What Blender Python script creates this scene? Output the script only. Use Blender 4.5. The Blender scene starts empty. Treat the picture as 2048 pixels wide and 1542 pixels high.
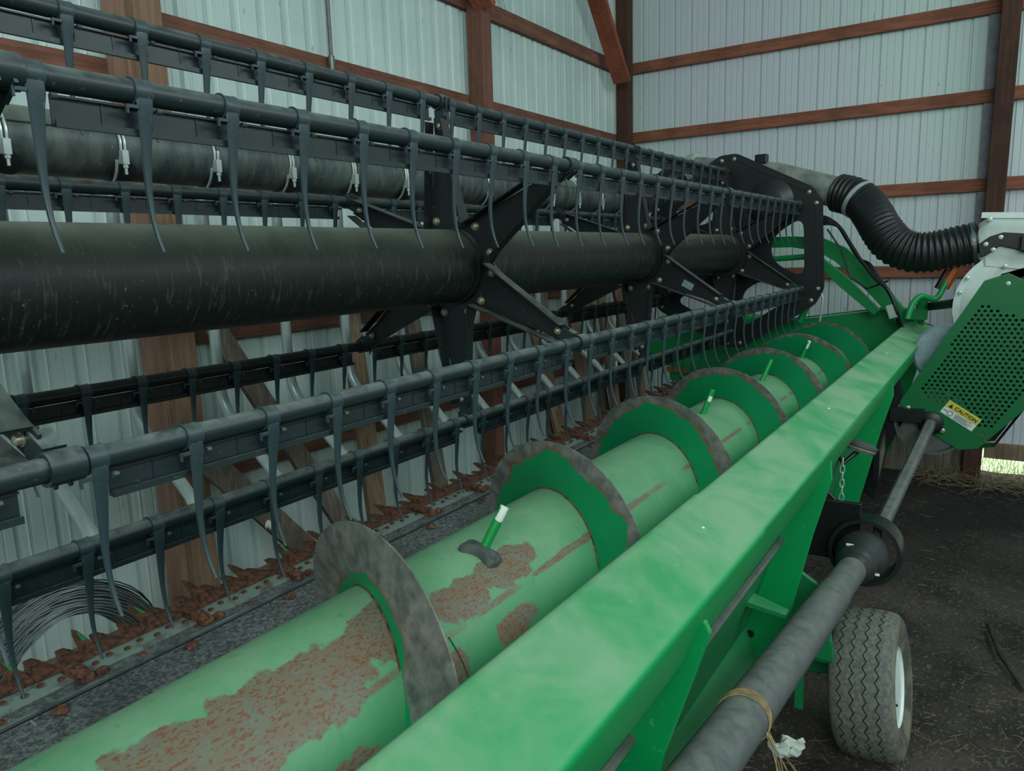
import bpy, bmesh, math, random
from mathutils import Vector, Matrix
random.seed(7)
PI = math.pi
H = 1.82                      # eye height; all numbers below are metres relative to the eye, Z is lifted by H
# ------------------------------------------------------------------ camera, sky, light
sc = bpy.context.scene
col = sc.collection
sc.view_settings.view_transform = 'Standard'
sc.view_settings.look = 'None'
sc.view_settings.gamma = 1.0
sc.view_settings.exposure = -0.18
cam_d = bpy.data.cameras.new('camera'); cam = bpy.data.objects.new('camera', cam_d); col.objects.link(cam)
cam_d.sensor_fit = 'HORIZONTAL'; cam_d.sensor_width = 36.0; cam_d.lens = 1500.0 / 2048.0 * 36.0
cam_d.clip_start = 0.02; cam_d.clip_end = 200
yaw, pit, rol = math.radians(33.27), math.radians(-9.87), math.radians(-1.75)
dv = Vector((math.cos(pit)*math.cos(yaw), math.cos(pit)*math.sin(yaw), math.sin(pit)))
rv = Vector((math.sin(yaw), -math.cos(yaw), 0)); uv = rv.cross(dv)
R2 = math.cos(rol)*rv + math.sin(rol)*uv; U2 = -math.sin(rol)*rv + math.cos(rol)*uv
m = Matrix((R2, U2, -dv)).transposed().to_4x4(); m.translation = Vector((0, 0, H)); cam.matrix_world = m
sc.camera = cam
w = bpy.data.worlds.new('overcast_sky'); sc.world = w; w.use_nodes = True
bg = w.node_tree.nodes['Background']; bg.inputs[0].default_value = (0.80, 0.97, 0.93, 1); bg.inputs[1].default_value = 0.50
def area(name, loc, target, sx, sy, power, color):
    l = bpy.data.lights.new(name, 'AREA'); l.shape = 'RECTANGLE'; l.size = sx; l.size_y = sy; l.energy = power; l.color = color
    o = bpy.data.objects.new(name, l); col.objects.link(o); o.location = loc
    o.rotation_euler = (Vector(target) - Vector(loc)).to_track_quat('-Z', 'Y').to_euler(); return o
area('doorway_daylight', (-2.2, -1.6, 3.9), (2.2, 1.6, 1.0), 3.6, 2.2, 190, (0.86, 1.0, 0.97))
area('added_high_fill', (3.2, -2.6, 4.3), (4.0, 2.4, 1.6), 5.0, 1.0, 130, (0.86, 1.0, 0.98))  # lamp added for light from above, not an opening in the shed

sun_d = bpy.data.lights.new('outdoor_sun', 'SUN'); sun_d.energy = 9.0; sun_d.angle = .02; sun_d.color = (1.0, .98, .92)
sun_o = bpy.data.objects.new('outdoor_sun', sun_d); col.objects.link(sun_o); sun_o.location = (12, 0, 8)
sun_o.rotation_euler = (Vector((-1, .12, -1.35))).to_track_quat('-Z', 'Y').to_euler()

# ------------------------------------------------------------------ materials
def srgb(h):
    h = h.lstrip('#'); c = [int(h[i:i+2], 16)/255 for i in (0, 2, 4)]
    return tuple((x/12.92 if x <= .04045 else ((x+.055)/1.055)**2.4) for x in c) + (1,)
class NT:
    def __init__(s, name, rough=.5, metal=0., spec=.5):
        s.m = bpy.data.materials.new(name); s.m.use_nodes = True; s.t = s.m.node_tree; s.b = s.t.nodes['Principled BSDF']
        s.b.inputs['Roughness'].default_value = rough; s.b.inputs['Metallic'].default_value = metal
        s.b.inputs['Specular IOR Level'].default_value = spec
        s.co = s.t.nodes.new('ShaderNodeTexCoord').outputs['Object']
    def n(s, k, **kw):
        x = s.t.nodes.new(k)
        for a, b in kw.items(): setattr(x, a, b)
        return x
    def lk(s, a, b): s.t.links.new(a, b)
    def map(s, scale=(1, 1, 1), loc=(0, 0, 0)):
        x = s.n('ShaderNodeMapping'); s.lk(s.co, x.inputs[0]); x.inputs['Scale'].default_value = scale; x.inputs['Location'].default_value = loc
        return x.outputs[0]
    def noise(s, scale, detail=4, stretch=(1, 1, 1), loc=(0, 0, 0), rough=.55, dist=0.):
        x = s.n('ShaderNodeTexNoise'); s.lk(s.map(stretch, loc), x.inputs['Vector'])
        x.inputs['Scale'].default_value = scale; x.inputs['Detail'].default_value = detail; x.inputs['Roughness'].default_value = rough
        x.inputs['Distortion'].default_value = dist
        return x.outputs['Fac']
    def rng(s, v, lo, hi, a=0., b=1.):
        x = s.n('ShaderNodeMapRange'); x.clamp = True; s.lk(v, x.inputs[0])
        for i, q in enumerate((lo, hi, a, b)): x.inputs[i+1].default_value = q
        return x.outputs[0]
    def math(s, op, a, b=None, c=None):
        x = s.n('ShaderNodeMath', operation=op)
        for i, q in enumerate((a, b, c)):
            if q is None: continue
            if isinstance(q, (int, float)): x.inputs[i].default_value = q
            else: s.lk(q, x.inputs[i])
        return x.outputs[0]
    def mix(s, f, a, b):
        x = s.n('ShaderNodeMix', data_type='RGBA')
        if isinstance(f, (int, float)): x.inputs[0].default_value = f
        else: s.lk(f, x.inputs[0])
        for i, q in ((6, a), (7, b)):
            if isinstance(q, tuple): x.inputs[i].default_value = q
            else: s.lk(q, x.inputs[i])
        return x.outputs[2]
    def xyz(s):
        x = s.n('ShaderNodeSeparateXYZ'); s.lk(s.co, x.inputs[0]); return x.outputs
    def up(s):
        g = s.n('ShaderNodeNewGeometry'); x = s.n('ShaderNodeSeparateXYZ'); s.lk(g.outputs['Normal'], x.inputs[0]); return x.outputs[2]
    def bump(s, h, strength=.3, dist=.005):
        x = s.n('ShaderNodeBump'); x.inputs['Strength'].default_value = strength; x.inputs['Distance'].default_value = dist
        s.lk(h, x.inputs['Height']); s.lk(x.outputs[0], s.b.inputs['Normal'])
    def done(s, c, rough=None):
        if isinstance(c, tuple): s.b.inputs['Base Color'].default_value = c
        else: s.lk(c, s.b.inputs['Base Color'])
        if rough is not None: s.lk(rough, s.b.inputs['Roughness'])
        return s.m
M = {}
def plain(key, c, rough=.5, metal=0., var=.12, scale=18.):
    t = NT(key, rough, metal); c = srgb(c)
    dk = tuple(x*(1-var*2) for x in c[:3]) + (1,)
    M[key] = t.done(t.mix(t.rng(t.noise(scale), .35, .65), dk, c))
def dusty(key, base, dust, amt, rough=.42, scale=14., speck=None, lo=.15, hi=.95):
    # settled dust: lies on what faces up, broken by noise
    t = NT(key, rough); up = t.rng(t.up(), lo, hi)
    f = t.math('MULTIPLY', up, t.rng(t.noise(scale, 7, rough=.6, dist=.4), .36, .60, .25, 1.))
    f = t.math('MULTIPLY', f, amt)
    c = t.mix(f, srgb(base), srgb(dust))
    c = t.mix(t.rng(t.noise(scale*5, 3, loc=(3, 1, 2)), .66, .74, 0, .35), c, srgb(speck or dust))
    M[key] = t.done(c, t.rng(f, 0, 1, rough, .9))
dusty('green_paint', '#00914e', '#6fae86', .25, .38, 9)
dusty('green_beam', '#049a54', '#88ad8c', .85, .42, 5.5, lo=.3, hi=.95)
dusty('green_dull', '#0b7a46', '#5f9c78', .5, .5, 8)
dusty('reel_black', '#191f21', '#6b746c', .62, .42, 16)
dusty('reel_dark', '#161b1e', '#3c4442', .5, .38, 16)
dusty('bat_grey', '#1f2b2f', '#75807c', .8, .4, 22)
dusty('tine_grey', '#2e3d43', '#7b8884', .45, .42, 30)
dusty('shaft_grey', '#4d5457', '#83857f', .6, .6, 25, lo=-.2)
dusty('rubber_black', '#1b2020', '#444a48', .5, .5, 20)
plain('hose_black', '#1a1f20', .42)
plain('white_paint', '#e4f0ec', .35, 0, .04)
plain('bright_steel', '#c3cecb', .3, .4, .05)
plain('alu', '#bccaca', .28, .5, .08, 12)
plain('zinc_bolt', '#b3b09a', .35, .7, .1)
plain('dull_steel', '#7f8683', .42, .7)
plain('amber', '#c4571a', .3)
plain('reflector_amber', '#8f6a22', .3)
plain('coil_wire', '#6a7675', .4, .35)
plain('yellow', '#d9cc3f', .5, 0, .05)
plain('label_white', '#dfe6e2', .5, 0, .03)
plain('black_ink', '#12130f', .6, 0, 0)
plain('ceramic', '#dfe3da', .3, 0, .03)
plain('white_mark', '#eef5ee', .6, 0, .02)
plain('twine', '#a9936a', .9, 0, .2, 60)
plain('rag', '#b9c0b6', .9, 0, .15, 40)
plain('straw', '#8d7d62', .9, 0, .25, 30)
plain('red_hose', '#8e2230', .4)
plain('black_metal', '#14181b', .4, 0, .1)
plain('cap_rubber', '#4c5350', .6, 0, .1)
plain('tan_plastic', '#8b8f7c', .5)
plain('rubber_hub', '#2c3133', .5)
plain('light_disc', '#9fb4bd', .5, .3)
plain('stick', '#3b332b', .95, 0, .3)
plain('nest', '#6b5d48', .95, 0, .3)
plain('galv_flash', '#77777d', .5, .5)
plain('guard_green_shaded', '#046c3a', .4, 0, .05)  # header green darkened here, shade of a face turned from the light
plain('finger_green', '#12984a', .4, 0, .05)
t = NT('center_tube_black', .45)          # brushed scratches around the drum
s_ = t.rng(t.noise(60, 3, (2.2, .35, .35), dist=.6), .56, .66, 0, .45)
c_ = t.mix(s_, srgb('#151b1b'), srgb('#46504c'))
c_ = t.mix(t.rng(t.noise(150, 2), .70, .76, 0, .6), c_, srgb('#8a8f84'))
f_ = t.math('MULTIPLY', t.rng(t.up(), .25, 1.0), t.rng(t.noise(9, 6), .25, .6, .5, 1.))
M['drum'] = t.done(t.mix(t.math('MULTIPLY', f_, .85), c_, srgb('#6f7567')))
t = NT('manifold_grey', .45)
c_ = t.mix(t.rng(t.noise(14, 6, (2, .6, .6)), .4, .62), srgb('#3a4443'), srgb('#58625f'))
c_ = t.mix(t.math('MULTIPLY', t.rng(t.up(), .3, 1), .7), c_, srgb('#7c8076'))
M['manifold'] = t.done(t.mix(t.rng(t.noise(70, 4), .64, .72, 0, .6), c_, srgb('#8e938d')))
t = NT('pipe_steel', .5, .35)
M['pipe_steel'] = t.done(t.mix(t.rng(t.noise(8, 5, (.4, 2, 2)), .35, .65), srgb('#777f7a'), srgb('#a4aaa2')))
def wood(key, a, b, dark, wet=None, st=(1, 1, .06)):
    t = NT(key, .85)
    g = t.noise(38, 5, st, dist=1.2)
    c = t.mix(t.rng(g, .35, .65), srgb(a), srgb(b))
    c = t.mix(t.rng(t.noise(70, 3, st, loc=(4, 4, 4)), .6, .72, 0, .7), c, srgb(dark))
    c = t.mix(t.rng(t.noise(4, 3, loc=(1, 7, 3)), .45, .7, 0, .5), c, srgb(wet or dark))
    t.bump(g, .35, .004); M[key] = t.done(c)
wood('wood_post', '#71473b', '#82594a', '#3f241d')
wood('wood_post_dark', '#42291f', '#55352a', '#24150f')
wood('wood_post_pale', '#77614f', '#94765f', '#4a3325', '#7d4e3c')
wood('wood_pink', '#8d6a5a', '#a98373', '#5b4033', '#7a6450')
wood('wood_girt', '#6b4437', '#85594a', '#43281e', st=(.06, 1, 1))
wood('wood_girt_y', '#7f4c3b', '#9a6048', '#4b2c22', st=(1, .06, 1))
wood('wood_brace', '#8a4834', '#a05a40', '#4d261b')
wood('wood_grey', '#5f5a50', '#837a6c', '#322d27')
wood('wood_tan', '#7a6650', '#96806a', '#3e3227')
t = NT('wall_sheet', .42, .0)
c_ = t.mix(t.rng(t.noise(1.3, 3), .35, .65), srgb('#b9cdca'), srgb('#cbdcd9'))
c_ = t.mix(t.rng(t.noise(26, 6, (1, 1, .35)), .66, .74, 0, .8), c_, srgb('#6e756f'))
c_ = t.mix(t.rng(t.noise(9, 6, (1.6, 1.6, .25), loc=(5, 2, 9)), .62, .74, 0, .14), c_, srgb('#8f958c'))
M['wall'] = t.done(c_)
t = NT('wall_sheet_end', .42, .0)
c_ = t.mix(t.rng(t.noise(.7, 3, loc=(2, 3, 1)), .4, .62), srgb('#cfd3dc'), srgb('#c9dad8'))
c_ = t.mix(t.rng(t.noise(26, 6, (1, 1, .35)), .68, .76, 0, .7), c_, srgb('#6e756f'))
M['wall_end'] = t.done(c_)
t = NT('soil', .95)
c_ = t.mix(t.rng(t.noise(3, 6), .38, .64), srgb('#3a352f'), srgb('#6f675b'))
c_ = t.mix(t.rng(t.noise(55, 6), .56, .68, 0, .9), c_, srgb('#9c917f'))
c_ = t.mix(t.rng(t.noise(17, 5, (1, 3, 1), loc=(9, 3, 2)), .6, .7, 0, .7), c_, srgb('#1f1b18'))
t.bump(t.noise(30, 10, rough=.7), 1.0, .06); x_, y_, z_ = t.xyz(); c_ = t.mix(t.rng(t.math('ADD', x_, t.rng(t.noise(1.5, 4), .3, .7, -1.1, 1.1)), 3.9, 6.0, 0, .88), c_, srgb('#0f0e0d')); M['soil'] = t.done(c_)  # far soil blackened in its colour, as shade under and behind the header
t = NT('grass_ground', .9)
M['grass'] = t.done(t.mix(t.noise(30), srgb('#b7d68f'), srgb('#f0f5e0')))
t = NT('rust', .85)
n_ = t.noise(60, 6)
c_ = t.mix(t.rng(n_, .38, .62), srgb('#35241f'), srgb('#7a4d38'))
t.bump(n_, .5, .004); M['rust'] = t.done(t.mix(t.rng(t.noise(150, 3, loc=(2, 2, 2)), .58, .68, 0, .6), c_, srgb('#a5704f')))
t = NT('strip_steel', .55, .2)
M['strip'] = t.done(t.mix(t.rng(t.noise(24, 6), .52, .66), srgb('#8b9f97'), srgb('#6d6a60')))
t = NT('floor_sheet', .5, .2)
c_ = t.mix(t.rng(t.noise(90, 8, rough=.8), .44, .60), srgb('#464c4c'), srgb('#8b9090'))
M['floor_sheet'] = t.done(t.mix(t.rng(t.noise(6, 4), .45, .7, 0, .5), c_, srgb('#383f3f')))
t = NT('tread', .9)
c_ = t.mix(t.rng(t.noise(70, 6), .42, .62), srgb('#5b5f5a'), srgb('#74786f'))
t.bump(t.noise(160, 4), .5, .003); M['tread'] = t.done(c_)
t = NT('tread_groove', .95); M['groove'] = t.done(srgb('#131615'))
t = NT('sidewall', .8)
M['sidewall'] = t.done(t.mix(t.rng(t.noise(9, 5), .4, .62), srgb('#4a4d48'), srgb('#7f7c6c')))
# auger tube: ellipses of rust in (X, arc) coordinates about the axis
AY, AZ, AR, FR, AP = .944, -.813, .200, .330, .69420
t = NT('auger_tube', .5)
x_, y_, z_ = t.xyz()
ang = t.math('ARCTAN2', z_, y_); V = t.math('MULTIPLY', ang, .2)
nz = t.noise(16, 5, loc=(1, 2, 3)); wob = t.rng(nz, .2, .8, -.55, .55)
mask = None
for X0, A0, rx, ra, rot in ((.60, 120, .33, 21, 0), (.90, 108, .10, 13, 0), (1.06, 124, .09, 11, 0), (1.23, 122, .10, 12, 0), (1.15, 152, .07, 8, 0), (.95, 153, .05, 8, 0), (.55, 158, .22, 8, 0), (1.70, 136, .2, 2.0, 0), (1.45, 136, .16, 2.6, 0)):
    a = t.math('MULTIPLY', t.math('SUBTRACT', x_, X0), 1/rx); b = t.math('MULTIPLY', t.math('SUBTRACT', V, math.radians(A0)*.2), 1/(math.radians(ra)*.2))
    r_ = t.math('SQRT', t.math('ADD', t.math('MULTIPLY', a, a), t.math('MULTIPLY', b, b)))
    k = t.rng(t.math('ADD', r_, wob), .94, 1.06, 1, 0)
    mask = k if mask is None else t.math('MAXIMUM', mask, k)
seam = t.rng(t.math('ABSOLUTE', t.math('SUBTRACT', V, math.radians(136.5)*.2)), .004, .009, 1, 0)
seam = t.math('MULTIPLY', seam, t.rng(t.noise(5, 3, (1, .1, .1)), .42, .5))
mask = t.math('MAXIMUM', mask, seam)
dust = t.math('MULTIPLY', t.rng(t.up(), .1, .95), t.rng(t.noise(7, 6, rough=.65), .3, .6, .5, 1))
g_ = t.mix(t.math('MULTIPLY', dust, .85), srgb('#0d8f56'), srgb('#86ad8a'))
g_ = t.mix(t.rng(t.noise(60, 4, (1, .5, .5)), .62, .7, 0, .35), g_, srgb('#2c8a58'))
ru = t.mix(t.rng(t.noise(24, 6), .35, .65), srgb('#757a6c'), srgb('#7d6c5a'))
ru = t.mix(t.rng(t.noise(190, 4, (.5, 1, 1), rough=.7), .52, .58, 0, .85), ru, srgb('#7d4a33'))
M['auger_tube'] = t.done(t.mix(mask, g_, ru))
t = NT('auger_flight', .42, .15)
x_, y_, z_ = t.xyz()
rr = t.math('SQRT', t.math('ADD', t.math('MULTIPLY', y_, y_), t.math('MULTIPLY', z_, z_)))
nn = t.rng(t.noise(7, 4, loc=(3, 1, 1)), .3, .7, -.022, .022)
bias = t.rng(x_, .98, 1.22, .075, 0); bias2 = t.rng(x_, 2.6, 4.6, 0, -.022)
q = t.math('ADD', t.math('ADD', rr, nn), t.math('ADD', bias, bias2))
worn = t.rng(q, .293, .296)
st_ = t.mix(t.rng(t.noise(30, 5, (1, 1, 1)), .35, .65), srgb('#5b5f5c'), srgb('#8a8a84'))
st_ = t.mix(t.math('MULTIPLY', t.rng(q, .296, .306, 1, .0), t.rng(t.noise(12, 4), .42, .55)), st_, srgb('#8b5a38'))
st_ = t.mix(t.rng(t.noise(90, 3), .62, .7, 0, .6), st_, srgb('#7a4a35'))
M['auger_flight'] = t.done(t.mix(worn, srgb('#04935a'), st_))

# ------------------------------------------------------------------ mesh helpers
class MB:
    def __init__(s): s.v = []; s.f = []; s.mi = []; s.cur = 0
    def add(s, vs, fs):
        n = len(s.v); s.v += [Vector(q) for q in vs]; s.f += [[n+i for i in f] for f in fs]; s.mi += [s.cur]*len(fs)
    def box(s, lo, hi, rot=None, about=None):
        vs = [Vector((x, y, z)) for x in (lo[0], hi[0]) for y in (lo[1], hi[1]) for z in (lo[2], hi[2])]
        if rot is not None:
            c = Vector(about) if about else (Vector(lo)+Vector(hi))/2
            vs = [c + rot @ (q-c) for q in vs]
        s.add(vs, [(0, 1, 3, 2), (4, 6, 7, 5), (0, 4, 5, 1), (2, 3, 7, 6), (0, 2, 6, 4), (1, 5, 7, 3)])
    def beam(s, a, b, w, h, up=(0, 0, 1), bev=0):
        a = Vector(a); b = Vector(b); d = (b-a).normalized(); sd = d.cross(Vector(up)).normalized(); u = sd.cross(d)
        pr = [(-w/2, -h/2), (w/2, -h/2), (w/2, h/2), (-w/2, h/2)]
        if bev: 
            e = bev; W = w/2; G = h/2
            pr = [(-W+e, -G), (W-e, -G), (W, -G+e), (W, G-e), (W-e, G), (-W+e, G), (-W, G-e), (-W, -G+e)]
        n = len(pr)
        s.add([p + sd*x + u*y for p in (a, b) for x, y in pr], [tuple(range(n))[::-1], tuple(range(n, 2*n))] + [(i, (i+1) % n, n+(i+1) % n, n+i) for i in range(n)])
    def prismx(s, poly, x0, x1):       # polygon in (y,z), extruded along X
        n = len(poly)
        s.add([(x, y, z) for x in (x0, x1) for y, z in poly], [tuple(range(n)), tuple(range(n, 2*n))[::-1]] + [(i, n+i, n+(i+1) % n, (i+1) % n) for i in range(n)])
    def tube(s, path, r, n=14, cap=True, closed=False):
        P = [Vector(p) for p in path]; N = len(P); rs = r if isinstance(r, (list, tuple)) else [r]*N
        prev = None; base = len(s.v); vs = []
        for i, p in enumerate(P):
            if closed: d = (P[(i+1) % N]-P[i-1])
            else: d = (P[min(i+1, N-1)]-P[max(i-1, 0)])
            d.normalize()
            if prev is None:
                a = Vector((0, 0, 1)) if abs(d.z) < .9 else Vector((0, 1, 0)); u = d.cross(a).normalized()
            else:
                u = prev - d*prev.dot(d)
                if u.length < 1e-6: u = d.cross(Vector((0, 1, 0)))
                u.normalize()
            prev = u; v = d.cross(u)
            for k in range(n):
                t_ = 2*PI*k/n; vs.append(p + (u*math.cos(t_)+v*math.sin(t_))*rs[i])
        fs = []
        for i in range(N if closed else N-1):
            j = (i+1) % N
            for k in range(n): fs.append((i*n+k, i*n+(k+1) % n, j*n+(k+1) % n, j*n+k))
        if cap and not closed: fs += [tuple(range(n))[::-1], tuple(range((N-1)*n, N*n))]
        s.add(vs, fs)
    def lathe(s, prof, o, ax, n=32, closed=False):     # prof: (along axis, radius)
        ax = Vector(ax).normalized(); a = Vector((0, 0, 1)) if abs(ax.z) < .9 else Vector((0, 1, 0)); u = ax.cross(a).normalized(); v = ax.cross(u); o = Vector(o)
        vs = []; N = len(prof)
        for h, r in prof:
            for k in range(n):
                t_ = 2*PI*k/n; vs.append(o + ax*h + (u*math.cos(t_)+v*math.sin(t_))*r)
        fs = []
        for i in range(N if closed else N-1):
            j = (i+1) % N
            for k in range(n): fs.append((i*n+k, i*n+(k+1) % n, j*n+(k+1) % n, j*n+k))
        if not closed: fs += [tuple(range(n))[::-1], tuple(range((N-1)*n, N*n))]
        s.add(vs, fs)
ORG = {}
def build(name, mb, mat, parent=None, org=None, smooth=False, bevel=0, mats=None, ang=35):
    o3 = ORG[parent.name] if parent is not None else Vector(org if org is not None else (0, 0, 0))
    me = bpy.data.meshes.new(name); me.from_pydata([v-o3 for v in mb.v], [], mb.f); me.update()
    bm = bmesh.new(); bm.from_mesh(me); bmesh.ops.recalc_face_normals(bm, faces=bm.faces); bm.to_mesh(me); bm.free()
    for q in (mats or [mat]): me.materials.append(M[q] if isinstance(q, str) else q)
    for p, k in zip(me.polygons, mb.mi): p.material_index = k
    if smooth:
        me.polygons.foreach_set('use_smooth', [True]*len(me.polygons)); me.set_sharp_from_angle(angle=math.radians(ang))
    o = bpy.data.objects.new(name, me); col.objects.link(o); ORG[o.name] = o3
    if parent is not None: o.parent = parent
    else: o.location = o3 + Vector((0, 0, H))
    if bevel:
        b = o.modifiers.new('bevel', 'BEVEL'); b.width = bevel; b.segments = 2; b.limit_method = 'ANGLE'
    return o
def tag(o, label, cat, group=None, kind=None):
    o['label'] = label; o['category'] = cat
    if group: o['group'] = group
    if kind: o['kind'] = kind
    return o
def thing(name, org, label, cat, group=None):
    o = bpy.data.objects.new(name, None); o.empty_display_size = .05; col.objects.link(o); ORG[o.name] = Vector(org)
    o.location = Vector(org) + Vector((0, 0, H)); return tag(o, label, cat, group)
def struct(name, mb, mat, org=(0, 0, 0), label=None, cat=None, **k):
    o = build(name, mb, mat, org=org, **k); o['kind'] = 'structure'
    if label: o['label'] = label; o['category'] = cat
    return o
def inst(name, src, parent, loc, rot=None):      # another object on shared mesh data, placed under a parent
    o = src.copy(); o.name = name; col.objects.link(o); o.parent = parent
    o.location = Vector(loc) - ORG[parent.name]; ORG[o.name] = Vector(loc)
    if rot is not None: o.rotation_euler = rot
    return o
def proto(name, mb, mat, smooth=True, mats=None):
    o = build(name, mb, mat, smooth=smooth, mats=mats); col.objects.unlink(o); return o
# ------------------------------------------------------------------ building shell
def sheet(a, b, axis, at, z0, z1, out, pitch=.1524, ph=0., rib=.022, slim=False):
    """ribbed steel siding; 'axis' is the run direction, ribs stand away from the room"""
    prof = [(-.016, 0), (-.010, rib), (.004, rib), (.013, .0), (.030, .0), (.036, -.005), (.042, 0)]
    if slim: prof = [(-.012, 0), (-.008, rib), (.003, rib), (.009, 0)]
    pts = []; k = math.floor((a-ph)/pitch)
    while ph+k*pitch < b+pitch:
        c = ph+k*pitch
        for d, h in prof: pts.append((c+d, h))
        for e in (.3333, .6667):
            q = c+pitch*e
            for d, h in ((-.005, 0), (-.003, .004), (.003, .004), (.005, 0)): pts.append((q+d, h))
        k += 1
    pts = [p for p in pts if a <= p[0] <= b]
    mb = MB(); vs = []
    for u, h in pts:
        for z in (z0, z1): vs.append((u, at+out*h, z) if axis == 'x' else (at+out*h, u, z))
    mb.add(vs, [(2*i, 2*i+2, 2*i+3, 2*i+1) for i in range(len(pts)-1)])
    return mb
YW, XW, ZC = 3.145, 6.79, 2.75
struct('wall_left', sheet(-3.5, XW, 'x', YW, -1.60, ZC, 1, ph=.045), 'wall', org=(0, YW, -H), label='white ribbed steel siding of the long wall behind the reel', cat='wall')
struct('wall_end', sheet(-5.0, YW, 'y', XW, -1.58, ZC, 1, ph=.02, slim=True, rib=.014), 'wall_end', org=(XW, 0, -H), label='white ribbed steel siding of the end wall behind the hose and fan', cat='wall')
mb = MB(); n = 120; x0, x1, y0, y1 = -3.5, 6.95, -5.0, 3.3
fl = [(x0+(x1-x0)*i/n, y0+(y1-y0)*j/n) for i in range(n+1) for j in range(n+1)]
mb.add([(x, y, -H+.010*math.sin(5.1*x+2.3*y)*math.sin(3.7*y-1.9*x)+.012*random.random()-.02) for x, y in fl], [(i*(n+1)+j, (i+1)*(n+1)+j, (i+1)*(n+1)+j+1, i*(n+1)+j+1) for i in range(n) for j in range(n)])
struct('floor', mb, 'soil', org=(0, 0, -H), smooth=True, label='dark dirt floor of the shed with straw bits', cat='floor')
mb = MB(); mb.box((-3.5, -5, ZC), (7, 3.3, ZC+.05)); struct('ceiling', mb, 'wall', org=(0, 0, ZC), label='steel roof underside', cat='ceiling')
mb = MB(); mb.box((6.95, -8, -2.0), (16, 6, -1.93)); struct('ground_outside', mb, 'grass', org=(8, 0, -2), label='sunlit grass outside the gap under the end wall', cat='ground')
tr = [0]
def trim(mb, mat, org, label, cat='post', **k):
    tr[0] += 1; return struct('trim_%d' % tr[0], mb, mat, org=org, label=label, cat=cat, **k)
def post(x, w, y0, y1, z1, mat, label, lean=0.):
    mb = MB(); mb.beam((x+w/2+lean*1.8, (y0+y1)/2, -H-.02), (x+w/2-lean*z1, (y0+y1)/2, z1), w, y1-y0, up=(0, 1, 0), bev=.004); return trim(mb, mat, (x+w/2, (y0+y1)/2, -H), label)
post(1.83, .12, 2.90, 3.105, ZC, 'wood_post_pale', 'pale brown laminated wooden post, second bay from the left behind the wire coil')
mb = MB(); mb.box((1.818, 2.955, -1.8), (1.83, 3.105, ZC)); trim(mb, 'wood_pink', (1.825, 3.05, -H), 'pale pinkish board nailed to the left side of the laminated post', 'board')
post(4.315, .108, 2.98, 3.105, ZC, 'wood_post', 'red-brown wooden wall post in the middle of the long wall')
post(6.62, .11, 2.985, 3.105, ZC, 'wood_post_dark', 'dark brown corner post where the long wall meets the end wall')
mb = MB(); mb.beam((6.72, .113, -1.9), (6.62, .072, ZC), .12, .15, up=(1, 0, 0), bev=.004); trim(mb, 'wood_post_dark', (6.68, .08, -H), 'dark red-brown post standing in the end wall by the right edge')
mb = MB(); mb.box((6.760, .125, -1.5), (6.778, .215, ZC)); trim(mb, 'galv_flash', (6.74, .17, -1.5), 'grey steel flashing strip beside the end wall post', 'flashing')
YG0, YG1 = 3.105, 3.143
def girt_x(xa, xb, z, h, label, mat='wood_girt'):
    mb = MB(); mb.box((xa, YG0, z-h/2), (xb, YG1, z+h/2)); trim(mb, mat, ((xa+xb)/2, YG0, z), label, 'girt', bevel=.003)
for (xa, xb, nm) in ((-3.4, 1.86, 'left bay'), (1.86, 4.37, 'middle bay'), (4.37, 6.7, 'corner bay')):
    for z, h, hn in ((1.665, .108, 'top'), (.775 if nm == 'left bay' else 1.012, .115, 'second'), (.35, .09, 'third'), (-.315, .09, 'fourth'), (-.975, .10, 'fifth')):
        if nm == 'left bay' and z < 0: continue
        girt_x(xa, xb, z, h, 'red-brown horizontal girt of the long wall, %s row in the %s' % (hn, nm))
mb = MB(); mb.box((-3.4, 3.09, -1.82), (6.7, 3.143, -1.56)); trim(mb, 'wood_tan', (2, 3.1, -H), 'weathered wooden skirt board along the foot of the long wall', 'board')
for z, hn in ((1.65, 'top'), (1.04, 'second'), (.41, 'third'), (-.225, 'fourth'), (-.86, 'fifth')):
    for ya, yb, sd in ((.12, 3.0, 'left of'), (-4.9, .12, 'right of')):
        mb = MB(); mb.box((6.735, ya, z-.046), (6.775, yb, z+.046)); trim(mb, 'wood_girt_y', (6.75, (ya+yb)/2, z), 'orange-brown horizontal girt of the end wall, %s row %s the right post' % (hn, sd), 'girt', bevel=.003)
mb = MB(); mb.box((6.72, -4.9, -1.665), (6.775, .04, -1.55)); trim(mb, 'wood_tan', (6.75, -2, -1.66), 'brown sill board above the daylight gap in the end wall', 'board')
mb = MB(); mb.box((6.72, .16, -1.93), (6.775, 3.0, -1.55)); trim(mb, 'wood_grey', (6.75, 1.5, -H), 'grey-brown skirt planks at the foot of the end wall', 'board')
mb = MB(); mb.beam((6.56, 2.92, 1.55), (5.35, 2.92, 2.9), .04, .14, up=(0, 1, 0)); mb2 = MB(); mb2.beam((6.43, 2.955, 1.48), (5.52, 2.955, 2.55), .045, .155, up=(0, 1, 0)); trim(mb2, 'wood_brace', (6.3, 2.93, 1.5), 'red diagonal knee brace nailed to the corner post', 'brace', bevel=.004)
mb = MB(); mb.beam((4.33, 2.96, 1.60), (3.50, 2.96, 2.35), .045, .155, up=(0, 1, 0)); trim(mb, 'wood_brace', (4.0, 2.94, 1.7), 'red knee brace rising left from the middle post', 'brace', bevel=.004)
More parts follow.
